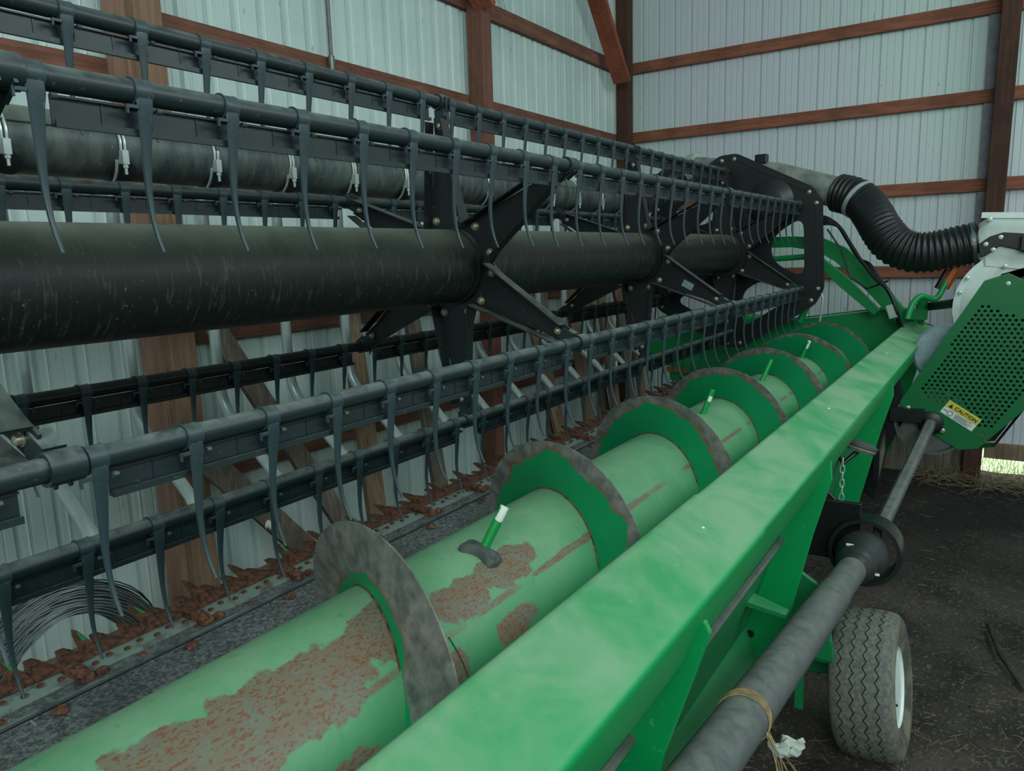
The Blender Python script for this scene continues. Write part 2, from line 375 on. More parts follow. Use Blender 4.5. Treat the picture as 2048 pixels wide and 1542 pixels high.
# conduit
t_ = thing('conduit_pipe', (3.04, 3.08, 1.13), 'thin grey electrical conduit running down the long wall to the girt', 'conduit')
mb = MB(); mb.tube([(3.04, 3.08, 1.03), (3.04, 3.08, ZC-.02)], .011, 10); build('pipe', mb, 'galv_flash', t_, smooth=True)
mb = MB(); mb.tube([(3.04, 3.08, 1.0), (3.04, 3.08, 1.07)], .018, 10); build('fitting', mb, 'dull_steel', t_, smooth=True)
# nest straws on middle post
mb = MB()
for i in range(60):
    p = Vector((4.28+random.uniform(-.03, .16), 2.955, 1.86+random.uniform(-.1, .15))); q = [p]
    d = Vector((random.uniform(-.03, .03), random.uniform(-.02, .0), -.05))
    for k in range(4): d += Vector((random.uniform(-.02, .02), 0, random.uniform(-.02, .01))); q.append(q[-1]+d*.8)
    mb.tube(q, .0013, 4, cap=False)
tag(build('nest_straw', mb, 'nest', org=(4.35, 2.955, 1.7)), 'wisps of dry nest straw hanging on the middle post near the top', 'straw', kind='stuff')

# ------------------------------------------------------------------ things along the long wall
# wire coil
t_ = thing('wire_coil', (1.12, 2.5, -1.62), 'large coil of grey fencing wire leaning low against the wall at the left', 'wire coil')
def coil(rad, rm, rn, seed, c, turns, wr):
    rng = random.Random(seed); mb = MB()
    for k in range(turns):
        r0 = rad+rng.uniform(-rm, rm); off = rng.uniform(-rn, rn); pth = []; tilt = rng.uniform(-.008, .008); ph = rng.uniform(0, 6.28)
        for a in range(40):
            q = 2*PI*a/40; rr_ = r0+.006*math.sin(2*q+ph)+.004*math.sin(5*q+ph*2); pth.append(Vector((c[0]+rr_*math.cos(q), c[1]+off+tilt*math.cos(q)-.25*(rr_*math.sin(q))*-1*.6, c[2]+rr_*math.sin(q))))
        mb.tube(pth, wr, 5, closed=True)
    return mb
build('wire_turns', coil(.262, .046, .040, 5, (1.085, 2.45, -1.325), 130, .0030), 'coil_wire', t_, smooth=True)
build('loose_turn', coil(.305, .012, .02, 9, (1.09, 2.44, -1.31), 3, .0022), 'black_metal', t_, smooth=True)
boards = [('b', (2.02, 2.93, -.20), (2.80, 2.70, -1.75), .10, 'wood_grey', 'grey weathered board leaning diagonally across the middle of the left wall bay'),
          ('b', (1.75, 2.83, -.66), (2.62, 2.62, -1.78), .11, 'wood_grey', 'grey board with a white insulator leaning low behind the cutter bar'),
          ('b', (2.86, 2.93, .10), (2.86, 2.74, -1.80), .13, 'wood_tan', 'cracked grey-tan plank standing almost upright behind the bottom bat'),
          ('b', (3.38, 2.92, -.30), (3.42, 2.72, -1.80), .12, 'wood_grey', 'narrow weathered plank standing left of the middle post foot'),
          ('b', (4.60, 2.92, -.10), (4.95, 2.70, -1.78), .14, 'wood_tan', 'tan plank leaning right of the middle post, behind the second flight'),
          ('b', (4.90, 2.95, .05), (4.85, 2.78, -1.78), .13, 'wood_grey', 'grey plank standing next to the tan one by the middle post'),
          ('b', (5.22, 2.90, -.05), (5.30, 2.66, -1.78), .15, 'wood_tan', 'brown plank with a knotty face in the corner pile'),
          ('b', (5.52, 2.93, .0), (5.75, 2.74, -1.78), .12, 'wood_grey', 'dark grey plank in the middle of the corner pile'),
          ('b', (5.80, 2.90, -.15), (5.68, 2.62, -1.78), .15, 'wood_tan', 'broad brown plank leaning left in the corner pile'),
          ('b', (6.10, 2.92, .05), (6.20, 2.70, -1.78), .13, 'wood_grey', 'grey plank nearest the corner post'),
          ('b', (6.38, 2.90, -.1), (6.32, 2.66, -1.78), .12, 'wood_tan', 'short brown plank tucked against the corner post')]
for _, a, b, wd, mt, lb in boards:
    mb = MB(); mb.beam(a, b, wd, .032, up=(0, 1, 0)); tag(build('leaning_board', mb, mt, org=b, bevel=.003), lb, 'board', 'old boards leaning on the long wall')
mb = MB(); mb.lathe([(0, .014), (.004, .021), (.012, .021), (.015, .015), (.02, .015), (.023, .021), (.03, .021), (.033, .015), (.038, .015), (.041, .021), (.05, .021), (.053, .014), (.053, .007), (.03, .006)], (2.10, 2.735, -1.17), (.45, -1, -.25), 20)
tag(build('fence_insulator', mb, 'ceramic', org=(2.10, 2.71, -1.17), smooth=True), 'small white ribbed ceramic fence insulator on the leaning grey board', 'insulator')

mb = MB(); mb.tube([(5.42, 2.62, -.05), (5.43, 2.60, -.18), (5.459, 2.60, -.266), (5.494, 2.6, -.359), (5.596, 2.6, -.435), (5.75, 2.62, -.47), (5.9, 2.72, -.42)], .010, 10)
tag(build('red_air_line', mb, 'red_hose', org=(5.6, 2.62, -.45), smooth=True), 'dark red rubber line drooping in front of the old boards', 'hose')
# ------------------------------------------------------------------ header body
hd = thing('grain_header', (2.8, .9, -1.3), 'green grain header with long dusty beam, trough and rusty cutter bar', 'harvester header')
tl = math.radians(20); BD = .70
TL = Vector((0, .499, -.491)); TR = Vector((0, .358, -.542)); BR = Vector((0, .409, -.683)); BL = TL + (BR-TR)
def rrect(c, r, grow=0.):
    cc = sum(c, Vector())/4; c = [cc+(p-cc)*(1+grow) for p in c]; out = []
    for i in range(4):
        p, a, b = c[i], c[i-1], c[(i+1) % 4]
        for k in range(4):
            t__ = k/3; p0 = p+(a-p).normalized()*r; p1 = p+(b-p).normalized()*r
            q = p0*(1-t__)**2 + p*2*t__*(1-t__) + p1*t__**2; out.append((q.y, q.z))
    return out
mb = MB(); mb.prismx(rrect([TL, TR, BR, BL], .012), -.3, 5.60); build('main_beam', mb, 'green_beam', hd, smooth=True)
mb = MB(); mb.prismx(rrect([TL, TR, BR, BL], .016, .045), -.3, 1.43); build('beam_sleeve', mb, 'green_beam', hd, smooth=True)
mb = MB(); mb.prismx(rrect([TL, TR, BR, BL], .01, .03), 5.56, 5.60); build('beam_cap', mb, 'reel_dark', hd)
# back sheet and trough
pr = [(.43, -.60), (.50, -.72), (.545, -.80)] + [(AY+.372*math.cos(math.radians(a)), AZ+.372*math.sin(math.radians(a))) for a in range(190, 305, 8)] + [(1.26, -1.06), (1.36, -.975), (1.45, -.935), (1.62, -.925)]
mb = MB(); k = len(pr)
mb.add([(x, y, z) for x in (-.3, 5.42) for y, z in pr] + [(x, y-.004, z-.006) for x in (-.3, 5.42) for y, z in pr], [(i, i+1, k+i+1, k+i) for i in range(k-1)] + [(2*k+i, 3*k+i, 3*k+i+1, 2*k+i+1) for i in range(k-1)])
build('trough_sheet', mb, 'green_dull', hd, smooth=True)
mb = MB(); fs = [(1.30, -1.015), (1.37, -.958), (1.45, -.925), (1.62, -.912)]; k = 4
mb.add([(x, y, z) for x in (-.3, 5.41) for y, z in fs], [(i, i+1, k+i+1, k+i) for i in range(3)]); build('floor_sheet', mb, 'floor_sheet', hd, smooth=True)
# uprights
mb = MB(); mb.prismx([(.372, -.60), (.362, -.62), (.445, -.88), (.50, -1.20), (.58, -1.26), (.66, -1.20), (.58, -.95), (.52, -.72), (.44, -.62)], 1.12, 1.132); build('upright_plate', mb, 'green_paint', hd, bevel=.003)
for X in (2.20, 3.6, 4.9):
    mb = MB(); mb.prismx([(.375, -.60), (.37, -.656), (.415, -.83), (.458, -1.03), (.50, -1.22), (.545, -1.29), (.60, -1.305), (.67, -1.27), (.64, -1.1), (.56, -.90), (.50, -.72)], X, X+.012)
    build('upright_plate', mb, 'green_paint', hd, bevel=.003)
mb = MB()
for x, y, z in ((2.198, .585, -1.18), (2.198, .53, -1.235)): mb.lathe([(0, .012), (-.002, .012)], (x, y, z), (1, 0, 0), 12)
build('mounting_hole', mb, 'black_ink', hd)
# lower rear skirt panels between uprights, rib brackets
mb = MB(); mb.add([(.2, .47, -.72), (2.2, .47, -.72), (2.2, .60, -1.16), (.2, .60, -1.16), (.2, .50, -1.30), (2.2, .56, -1.27)], [(0, 1, 2, 3), (3, 2, 5, 4)]); build('rear_skirt', mb, 'green_dull', hd)
mb = MB(); mb.add([(2.2, .47, -.72), (5.4, .47, -.72), (5.4, .60, -1.16), (2.2, .60, -1.16)], [(0, 1, 2, 3)]); build('rear_skirt', mb, 'green_dull', hd)
mb = MB(); mb.tube([(.2, .505, -.86), (2.2, .505, -.86)], .012, 8); build('hydraulic_line', mb, 'dull_steel', hd, smooth=True)
mb = MB(); mb.add([(2.02, .60, -.985), (2.10, .60, -.985), (2.09, .45, -1.02), (2.05, .45, -1.02), (2.02, .60, -1.0), (2.10, .60, -1.0), (2.09, .45, -1.03), (2.05, .45, -1.03)], [(0, 1, 2, 3), (4, 7, 6, 5), (0, 4, 5, 1), (1, 5, 6, 2), (2, 6, 7, 3), (3, 7, 4, 0)]); build('bracket', mb, 'green_dull', hd)
# foot / axle beam behind the wheel
mb = MB(); mb.beam((2.78, .9, -1.56), (2.78, .40, -1.50), .10, .10, bev=.006); mb.box((2.72, .41, -1.44), (2.84, .425, -1.2)); build('axle_beam', mb, 'green_dull', hd, bevel=.003)
mb = MB(); mb.prismx([(.40, -1.42), (.60, -1.42), (.62, -1.14), (.54, -1.10), (.44, -1.16)], 2.58, 2.60); mb.box((2.60, .40, -1.44), (2.95, .62, -1.41)); build('foot_bracket', mb, 'green_dull', hd, bevel=.004)
mb = MB(); mb.box((2.60, .50, -1.64), (2.612, .53, -1.44)); build('stop_tab', mb, 'green_dull', hd)
# end sheet and divider
mb = MB(); mb.prismx([(.40, -.44), (.60, -.415), (1.03, -.48), (1.31, -.515), (1.50, -.62), (2.13, -.74), (2.10, -.98), (1.60, -1.12), (.9, -1.24), (.5, -1.2)], 5.42, 5.435); build('end_sheet', mb, 'green_paint', hd)
mb = MB(); mb.beam((5.43, .42, -.43), (5.43, .62, -.405), .05, .012); mb.beam((5.43, .60, -.407), (5.43, 1.30, -.508), .05, .008, up=(0, 0, 1)); build('end_flange', mb, 'green_dull', hd)
mb = MB(); mb.prismx([(1.28, -.50), (1.62, -.47), (1.96, -.45), (2.20, -.50), (2.42, -.64), (2.34, -.78), (2.0, -.95), (1.5, -1.0)], 5.45, 5.62); build('divider_snout', mb, 'green_paint', hd, bevel=.03)
mb = MB(); mb.box((5.34, 1.93, -.905), (5.36, 2.10, -.87)); build('reflector', mb, 'reflector_amber', hd)
mb = MB(); mb.beam((5.40, 1.42, -.70), (5.40, 1.50, -1.02), .02, .02); build('stiffener', mb, 'green_paint', hd)
# cutter bar
mb = MB(); mb.box((-.3, 1.612, -.918), (5.40, 1.675, -.906)); build('floor_edge_bar', mb, 'floor_sheet', hd, bevel=.003)
mb = MB(); mb.tube([(-.3, 1.617, -.904), (5.40, 1.617, -.904)], .007, 8); build('edge_rod', mb, 'bat_grey', hd, smooth=True)
mb = MB(); mb.box((-.3, 1.675, -.912), (5.40, 1.737, -.902)); build('knife_bar', mb, 'strip', hd)
mb = MB(); mb.box((-.3, 1.72, -.93), (5.40, 1.752, -.909)); build('guard_bar', mb, 'rust', hd)
# guard (finger) prototype
mb = MB(); L = [(-.02, .024, .012), (.01, .022, .016), (.03, .015, .016), (.055, .012, .013), (.08, .007, .009), (.095, .0015, .003)]
vs = []; fs_ = []
for y, wx, wz in L: vs += [(-wx, y, 0), (-wx*.5, y, wz), (wx*.5, y, wz), (wx, y, 0), (0, y, -wz*.8)]
for i in range(len(L)-1): fs_ += [(5*i+k_, 5*i+(k_+1) % 5, 5*i+5+(k_+1) % 5, 5*i+5+k_) for k_ in range(5)]
mb.add(vs, fs_+[(0, 1, 2, 3, 4), (25, 26, 27, 28, 29)])
mb.cur = 1; mb.add([(-.006, .03, .0168), (.006, .03, .0168), (.002, .07, .0120), (-.002, .07, .0120)], [(0, 1, 2, 3)])
g_rust = proto('knife_guard', mb, None, False, ['rust', 'rust']); g_grn = proto('knife_guard', mb, None, False, ['rust', 'green_paint'])
mb = MB()
teeth = [(-.036, 0), (.036, 0)]
for i in range(7): 
    f_ = i/6; x_q = .036-.026*f_; teeth.append((x_q+.0018, .006+.052*f_)); teeth.append((x_q-.002, .010+.052*f_))
teeth2 = [(-a, b) for a, b in teeth[2:]][::-1]; pl = teeth+teeth2; k = len(pl)
mb.add([(a, b, z) for z in (0, .003) for a, b in pl], [tuple(range(k)), tuple(range(k, 2*k))[::-1]]+[(i, (i+1) % k, k+(i+1) % k, k+i) for i in range(k)])
sec = proto('knife_section', mb, 'rust', False)
rg = random.Random(3); X = .06; i = 0
while X < 5.36:
    if rg.random() > .10:
        o = inst('knife_guard', g_rust if i % 5 in (2, 3) else g_grn, hd, (X, 1.758, -.900+rg.uniform(-.004, .004)), (.30+rg.uniform(-.10, .12), 0, rg.uniform(-.12, .12)))
        if i % 5 not in (2, 3): o['label'] = 'rusty guard with green paint left on top'
    for dx in (.042, .112):
        o = inst('knife_section', sec, hd, (X+dx, 1.732, -.899), (rg.uniform(0, .12), 0, rg.uniform(-.05, .05))); o.scale = (1, 1.6, 1)
    X += .1524; i += 1
mb = MB(); mb.lathe([(0, .008), (.004, .008), (.006, .004)], (0, 0, 0), (0, 0, 1), 8); bolt_r = proto('bolt', mb, 'rust')
X = .04; i = 0
while X < 3.8:
    inst('bolt', bolt_r, hd, (X, 1.700+.012*(i % 2), -.902)); X += .0381; i += 1
mb = MB()
while X < 5.36: mb.lathe([(0, .008), (.004, .008), (.006, .004)], (X, 1.700+.012*(i % 2), -.902), (0, 0, 1), 6); X += .0381; i += 1
build('far_bolts', mb, 'rust', hd)['kind'] = 'stuff'
X = .45
while X < 5.3:
    mb = MB()
    mb.prismx([(1.640, -.892), (1.69, -.882), (1.75, -.888), (1.765, -.897), (1.75, -.905), (1.640, -.905)], X-.016, X+.016)
    mb.lathe([(0, .016), (.007, .016), (.009, .009), (.016, .008)], (X-.006, 1.656, -.892), (0, 0, 1), 10); mb.lathe([(0, .016), (.007, .015), (.014, .009)], (X+.038, 1.655, -.906), (0, 0, 1), 10)
    build('hold_down_clip', mb, 'rust', hd, bevel=.003); 
    for dx, y_ in ((.13, 1.648), (.22, 1.592)):
        mb = MB(); mb.lathe([(0, .016), (.003, .015), (.007, .009), (.012, .007)], (X+dx, y_, -.912), (0, 0, 1), 10); build('floor_bolt', mb, 'rust', hd, smooth=True)
    X += .305
for X in (.62, 2.15, 3.7):
    mb = MB(); mb.beam((X, 1.62, -.910), (X, 1.36, -.958), .004, .003); build('sheet_seam', mb, 'strip', hd)
mb = MB(); p_ = [(1.48, -.90), (1.36, -.935), (1.30, -.99), (1.30, -.86), (1.42, -.84)]; mb.prismx(p_, .28, .40); build('end_stripper', mb, 'green_paint', hd, bevel=.01)
# reel lift arm etc. at the far end of the header
mb = MB()
def strap(pts, wd, x0, x1, mb):
    k = len(pts); L_, R_ = [], []
    for i, p in enumerate(pts):
        a = pts[max(i-1, 0)]; b = pts[min(i+1, k-1)]; d = Vector((b[0]-a[0], b[1]-a[1])).normalized(); nrm = Vector((-d.y, d.x)); q = Vector(p)
        ww = wd[i] if isinstance(wd, (list, tuple)) else wd
        L_.append(q+nrm*ww/2); R_.append(q-nrm*ww/2)
    vs = [(x, q.x, q.y) for x in (x0, x1) for q in L_+R_]
    f = []
    for i in range(k-1): f += [(i, i+1, k+i+1, k+i), (2*k+i, 3*k+i, 3*k+i+1, 2*k+i+1), (i, 2*k+i, 2*k+i+1, i+1), (k+i, k+i+1, 3*k+i+1, 3*k+i)]
    f += [(0, k, 3*k, 2*k), (k-1, 3*k-1, 4*k-1, 2*k-1)][:2]
    mb.add(vs, f)
strap([(1.40, .03), (1.20, .03), (1.03, .008), (.90, -.06), (.78, -.17), (.66, -.30), (.55, -.43), (.46, -.52)], [.07, .072, .09, .105, .105, .10, .09, .07], 5.28, 5.33, mb)
build('reel_lift_arm', mb, 'green_paint', hd, bevel=.004)
mb = MB(); strap([(1.03, -.085), (.86, -.24), (.66, -.43)], [.05, .075, .05], 5.24, 5.27, mb); build('lift_link', mb, 'green_paint', hd, bevel=.004)
mb = MB(); mb.tube([(5.30, 1.40, -.085), (5.30, 1.02, -.065)], .019, 14); build('lift_cylinder', mb, 'green_paint', hd, smooth=True)
mb = MB(); mb.tube([(5.25, 1.04, -.28), (5.25, 1.13, -.50)], .022, 12); build('strut', mb, 'green_paint', hd, smooth=True)
mb = MB(); mb.tube([(5.24, 1.0, -.30), (5.24, .985, -.34), (5.24, 1.0, -.50)], .008, 8); build('hose_fitting', mb, 'bright_steel', hd, smooth=True)
mb = MB(); mb.tube([(5.27, .46, -.53), (5.33, .46, -.53)], .02, 12); build('pivot_pin', mb, 'zinc_bolt', hd, smooth=True)
mb = MB(); mb.box((5.22, .38, -.47), (5.30, .50, -.40)); mb.tube([(5.25, .43, -.45), (5.25, .40, -.33)], .028, 14); build('arm_bracket', mb, 'green_paint', hd, bevel=.006)
mb = MB(); mb.beam((5.45, .44, -.41), (4.95, .22, -.345), .05, .05, bev=.008); mb.beam((4.95, .22, -.345), (4.9, .0, -.33), .05, .06, bev=.008); build('support_arm', mb, 'black_metal', hd)
# hydraulic hoses
for k, (off, rr_) in enumerate(((0, .011), (.02, .010), (-.018, .010), (.035, .007))):
    mb = MB(); base = [(5.1, 1.06, .12), (5.1, .97, .15+off*.3), (5.1, .89, .12), (5.08, .82, .02), (5.05, .74, -.10), (5.02, .66, -.18+off), (5.0, .58, -.27), (5.0, .53, -.38+off), (5.05, .50, -.50)]
    pts = [Vector(p)+Vector((off, off*.7, off*.6)) for p in base]; sm = []
    for i in range(len(pts)-1):
        a, b = pts[i], pts[i+1]; p0 = pts[max(i-1, 0)]; p3 = pts[min(i+2, len(pts)-1)]
        for j in range(6):
            q = j/6; sm.append(.5*((2*a)+(b-p0)*q+(2*p0-5*a+4*b-p3)*q*q+(3*a-p0-3*b+p3)*q**3))
    mb.tube(sm+[pts[-1]], rr_, 8); build('hydraulic_hose', mb, 'hose_black', hd, smooth=True)
mb = MB(); mb.tube([(5.1, .95, .10), (5.08, .86, -.03), (5.08, .80, -.20), (5.06, .70, -.27), (5.02, .58, -.22)], .006, 8); build('cable', mb, 'hose_black', hd, smooth=True)
mb = MB(); mb.beam((5.0, .56, -.36), (5.0, .535, -.44), .045, .05); build('hose_clamp', mb, 'bright_steel', hd, bevel=.004)
for X in (1.0, 2.2, 3.6):
    mb = MB(); mb.lathe([(0, .005), (.003, .003)], (X+.3, TL.y-.06, TL.z-.0208), (0, .34, .94), 8); build('rivet', mb, 'white_mark', hd)

# ------------------------------------------------------------------ auger
au = thing('header_auger', (0, AY, AZ), 'green auger drum with spiral flighting, rust patches on its near end', 'auger')
mb = MB(); mb.lathe([(-.3, AR), (.4, AR), (1, AR), (2, AR), (3, AR), (4, AR), (5.36, AR)], (0, AY, AZ), (1, 0, 0), 72); build('auger_tube', mb, 'auger_tube', au, smooth=True)
mb = MB(); a0 = 285; a1 = -2190; N = 620; vs = []
NR = 7
for i in range(N+1):
    a = a0+(a1-a0)*i/N; X = 1.1177-AP*a/360; c, s = math.cos(math.radians(a)), math.sin(math.radians(a))
    for sgn in (-1, 1):
        for j in range(NR):
            r = AR-.002+(FR-AR+.002)*j/(NR-1); th = .0030-.0012*j/(NR-1); vs.append((X+sgn*th, AY+r*c, AZ+r*s))
f = []; W2 = 2*NR
for i in range(N):
    for j in range(NR-1): f += [(i*W2+j, i*W2+j+1, (i+1)*W2+j+1, (i+1)*W2+j), (i*W2+NR+j, (i+1)*W2+NR+j, (i+1)*W2+NR+j+1, i*W2+NR+j+1)]
    f.append((i*W2+NR-1, i*W2+2*NR-1, (i+1)*W2+2*NR-1, (i+1)*W2+NR-1))
f += [tuple(list(range(NR))+list(range(2*NR-1, NR-1, -1)))]
mb.add(vs, f); build('flighting', mb, 'auger_flight', au, smooth=True)
mb = MB(); 
pth = []
for i in range(500):
    a = a0+(a1-a0)*i/499; X = 1.1177-AP*a/360-.004; pth.append((X, AY+(AR+.001)*math.cos(math.radians(a)), AZ+(AR+.001)*math.sin(math.radians(a))))
mb.tube(pth, .0022, 5); build('weld_bead', mb, 'rust', au, smooth=True)
# lapped access plates with a raised edge
for xa, xb in ((-.3, .90), (.98, 1.50), (1.68, 2.2)):
    mb = MB(); vs = []; n_ = 10
    for x in (xa, xb):
        for r in (AR-.001, AR+.0035):
            for k in range(n_+1):
                a = math.radians(137+35*k/n_); vs.append((x, AY+r*math.cos(a), AZ+r*math.sin(a)))
    w_ = n_+1; f = []
    for k in range(n_): f += [(w_+k, w_+k+1, 3*w_+k+1, 3*w_+k), (k, 2*w_+k, 2*w_+k+1, k+1), (k, k+1, w_+k+1, w_+k), (2*w_+k, 3*w_+k, 3*w_+k+1, 2*w_+k+1)]
    f += [(0, w_, 3*w_, 2*w_), (n_, 2*w_+n_, 3*w_+n_, w_+n_)]
    mb.add(vs, f); build('access_plate', mb, 'auger_tube', au, smooth=True)
# retractable fingers
def finger(X, a, xt, at, ln, white, guide=False):
    c = lambda x, a, r: Vector((x, AY+r*math.cos(math.radians(a)), AZ+r*math.sin(math.radians(a))))
    p0 = c(X, a, AR-.01); p1 = c(xt, at, AR+ln); d = p1-p0
    mb = MB(); mb.tube([p0, p0+d*.97, p1], [.0105, .0105, .007], 14); fo = build('finger', mb, 'finger_green', au, smooth=True); fo['label'] = 'retracting auger finger with chipped white paint'
    if white:
        mb = MB(); s0, s1 = white; side = Vector((-.3, -.8, .5)).normalized()*.0012
        mb.tube([p0+d*s0+side, p0+d*(s0+.12)+side, p0+d*s1+side], [.004, .0103, .0100], 12); build('white_tip', mb, 'white_mark', fo, smooth=True)
    if guide:
        mb = MB(); vs = []; nU, nV = 18, 8
        for i in range(nU+1):
            for j in range(nV+1):
                u = -1+2*i/nU; v = -1+2*j/nV; hw = .021+.006*math.cos(u*PI)*-1; da = u*14; e = math.sqrt(max(0, 1-abs(u)**7)); dx = v*hw*e
                h = .020*(1-v**6)*(1-abs(u)**6)*(1-.55*math.exp(-((abs(u)-.62)/.16)**2-((v)/.45)**2))+.0005
                q = c(X+dx, a+da, AR+h); vs.append(q)
        mb.add(vs, [(i*(nV+1)+j, (i+1)*(nV+1)+j, (i+1)*(nV+1)+j+1, i*(nV+1)+j+1) for i in range(nU) for j in range(nV)])
        g = build('finger_guide', mb, 'cap_rubber', au, smooth=True, ang=80)
        for u in (-.62, .62):
            mb = MB(); q = c(X, a+u*14, AR); nn_ = (q-Vector((X, AY, AZ))).normalized(); mb.lathe([(0, .008), (.006, .008), (.008, .005)], q, nn_, 10); build('bolt', mb, 'dull_steel', g, smooth=True)
finger(1.212, 106, 1.262, 107, .10, (.62, 1.0), True)
finger(2.715, 96, 2.74, 100, .095, (.45, .75))
finger(3.075, 105, 3.12, 103, .10, None)
finger(3.53, 97, 3.57, 101, .10, None)
finger(4.36, 96, 4.36, 102, .10, (.5, 1.0))
finger(5.2, 96, 5.2, 102, .09, (.5, 1.0))

# ------------------------------------------------------------------ reel
D = 1.53; CY, CZ = 1.5297, -.0307; RR = .520; RT = .119
reel = thing('pickup_reel', (2.5, CY, CZ-.52), 'black six-bat pickup reel with long centre tube, spiders and hanging tines', 'reel')
mb = MB(); mb.lathe([(-.4, RT)]+[(x, RT) for x in (0, 1, 2, 3, 4)]+[(4.87, RT)], (0, CY, CZ), (1, 0, 0), 64); build('centre_tube', mb, 'drum', reel, smooth=True)
SP = [.482, 1.995, 3.510, 4.90]
PH = [27+60*k for k in range(6)]
bats = [(CY+RR*math.cos(math.radians(p)), CZ+RR*math.sin(math.radians(p))) for p in PH]
mb = MB(); mb.lathe([(0, .0135), (.002, .0135), (.002, .0105), (.010, .0100), (.012, .007)], (0, 0, 0), (-1, 0, 0), 12); bolt_p = proto('bolt', mb, 'zinc_bolt')
def arm_mesh(X, ph):
    mb = MB(); a = math.radians(ph); e = Vector((0, math.cos(a), math.sin(a))); g = Vector((0, -math.sin(a), math.cos(a))); c = Vector((X, CY, CZ))
    ol = [(.122, -.066), (.122, .066), (.145, .074), (.40, .028), (.475, .026), (.475, -.026), (.40, -.028), (.145, -.074)]
    pts = [c+e*u+g*v for u, v in ol]; th = Vector((.005, 0, 0)); k = len(pts)
    mb.add(pts+[p+th for p in pts], [tuple(range(k)), tuple(range(k, 2*k))[::-1]]+[(i, (i+1) % k, k+(i+1) % k, k+i) for i in range(k)])
    for s_ in (1, -1):
        A_, B_ = c+e*.13+g*s_*.072, c+e*.46+g*s_*.027
        q = Vector((-.040, 0, 0)); tt = g*s_*.004
        mb.add([A_, B_, B_+q, A_+q, A_+tt, B_+tt, B_+q+tt, A_+q+tt], [(0, 1, 2, 3), (7, 6, 5, 4), (0, 4, 5, 1), (1, 5, 6, 2), (2, 6, 7, 3), (3, 7, 4, 0)])
    return mb
for si, X in enumerate(SP):
    mb = MB(); pl = []
    for k in range(12):
        r = .200 if k % 2 == 0 else .158
        a = math.radians(27+30*k)
        if k % 2 == 0:
            for da in (-.30, .30): pl.append((CY+r*math.cos(a+da), CZ+r*math.sin(a+da)))
        else: pl.append((CY+r*math.cos(a), CZ+r*math.sin(a)))
    mb.prismx(pl, X+.006, X+.013); mb.lathe([(-.02, RT+.006), (.03, RT+.006)], (X, CY, CZ), (1, 0, 0), 48); hub = build('hub_plate', mb, 'reel_black', reel, smooth=True)
    for k, ph in enumerate(PH):
        am = build('spider_arm', arm_mesh(X, ph), 'reel_black', reel)
        a = math.radians(ph); e = Vector((0, math.cos(a), math.sin(a))); g = Vector((0, -math.sin(a), math.cos(a)))
        for s_ in (-1, 1): inst('bolt', bolt_p, am, Vector((X, CY, CZ))+e*.150+g*s_*.050)
        inst('bolt', bolt_p, am, Vector((X-.004, CY, CZ))+e*.445).scale = (1, .8, .8)
        by, bz = bats[k]
        mb = MB(); mb.lathe([(-.024, .019), (-.024, .0245), (.024, .0245), (.024, .019)], (X+.012, by, bz), (1, 0, 0), 20, closed=True)
        c = Vector((X+.012, by, bz)); mb.beam(c-e*.045-Vector((.016, 0, 0)), c-e*.045+Vector((.016, 0, 0)), .036, .045, up=tuple(e))
        for q in (-.010, .010): mb.beam(c-e*.03+g*.026+Vector((q, 0, 0)), c+e*.012+g*.026+Vector((q, 0, 0)), .005, .006, up=tuple(g))
        build('bat_bearing', mb, 'bat_grey', reel, smooth=True)
# bats, baffles
names = ['rear upper', 'top', 'front upper', 'front lower', 'bottom', 'rear lower']
bat_o = []
for k, (by, bz) in enumerate(bats):
    mb = MB(); mb.tube([(x, by, bz) for x in (-.4, 1, 2, 3, 4, 4.99)], .0178, 20); b = build('bat_tube', mb, 'bat_grey' if k != 5 else 'reel_dark', reel, smooth=True); bat_o.append(b)  # last bat: same paint as the others, darkened for the centre tube's shade
    lo = [-.4]+[s+.075 for s in SP[:3]]; hi = [s-.045 for s in SP[:3]]+[4.97]
    for xa, xb in zip(lo, hi):
        mb = MB(); y0 = by+.006; zt, zb = bz-.020, bz-.058
        mb.box((xa, y0, zb), (xb, y0+.002, zt)); mb.box((xa, y0-.010, zb-.004), (xb, y0+.002, zb)); mb.box((xa, y0-.0105, zb-.005), (xb, y0-.0080, zb+.005)); mb.box((xa, y0-.006, zt-.003), (xb, y0+.002, zt))
        x = xa+.07
        while x < xb-.03: mb.box((x-.0012, y0-.0018, zb), (x+.0012, y0, zt)); x += .0762
        build('baffle', mb, 'bat_grey' if k != 5 else 'reel_dark', b)  # baffles of the last bat carry the same painted-in shade
# tine prototype about the bat axis
mb = MB()
R0 = .0186
for sx, r0, r1 in ((0, .0158, .0188),):
    mb.lathe([(-.0135, .0170), (-.0135, .0215), (-.0112, .0215), (-.0108, .0194), (.0125, .0194), (.0130, .0202), (.0145, .0202), (.0145, .0170)], (0, 0, 0), (1, 0, 0), 22)
mb.box((-.028, -.020, -.026), (-.012, -.014, -.021)); mb.box((-.030, -.020, -.034), (-.027, -.015, -.021))
mb.lathe([(.018, .0045), (.026, .0045)], (0, -.015, -.026), (1, 0, 0), 8)
secs = [(-.010, -.0165, .0130, .0030), (-.026, -.0165, .0125, .0034), (-.040, -.0130, .0108, .0036), (-.075, -.0095, .0088, .0040), (-.105, -.0060, .0068, .0042), (-.135, -.0040, .0052, .0044), (-.160, -.0050, .0042, .0042), (-.185, -.0085, .0037, .0038), (-.210, -.0160, .0032, .0033), (-.232, -.0270, .0027, .0028)]
vs = []; nn_ = 10
for z, y, wx, wy in secs:
    for j in range(nn_): a = 2*PI*j/nn_; ca, sa = math.cos(a), math.sin(a); vs.append((wx*math.copysign(abs(ca)**.8, ca), y+wy*math.copysign(abs(sa)**.7, sa), z))
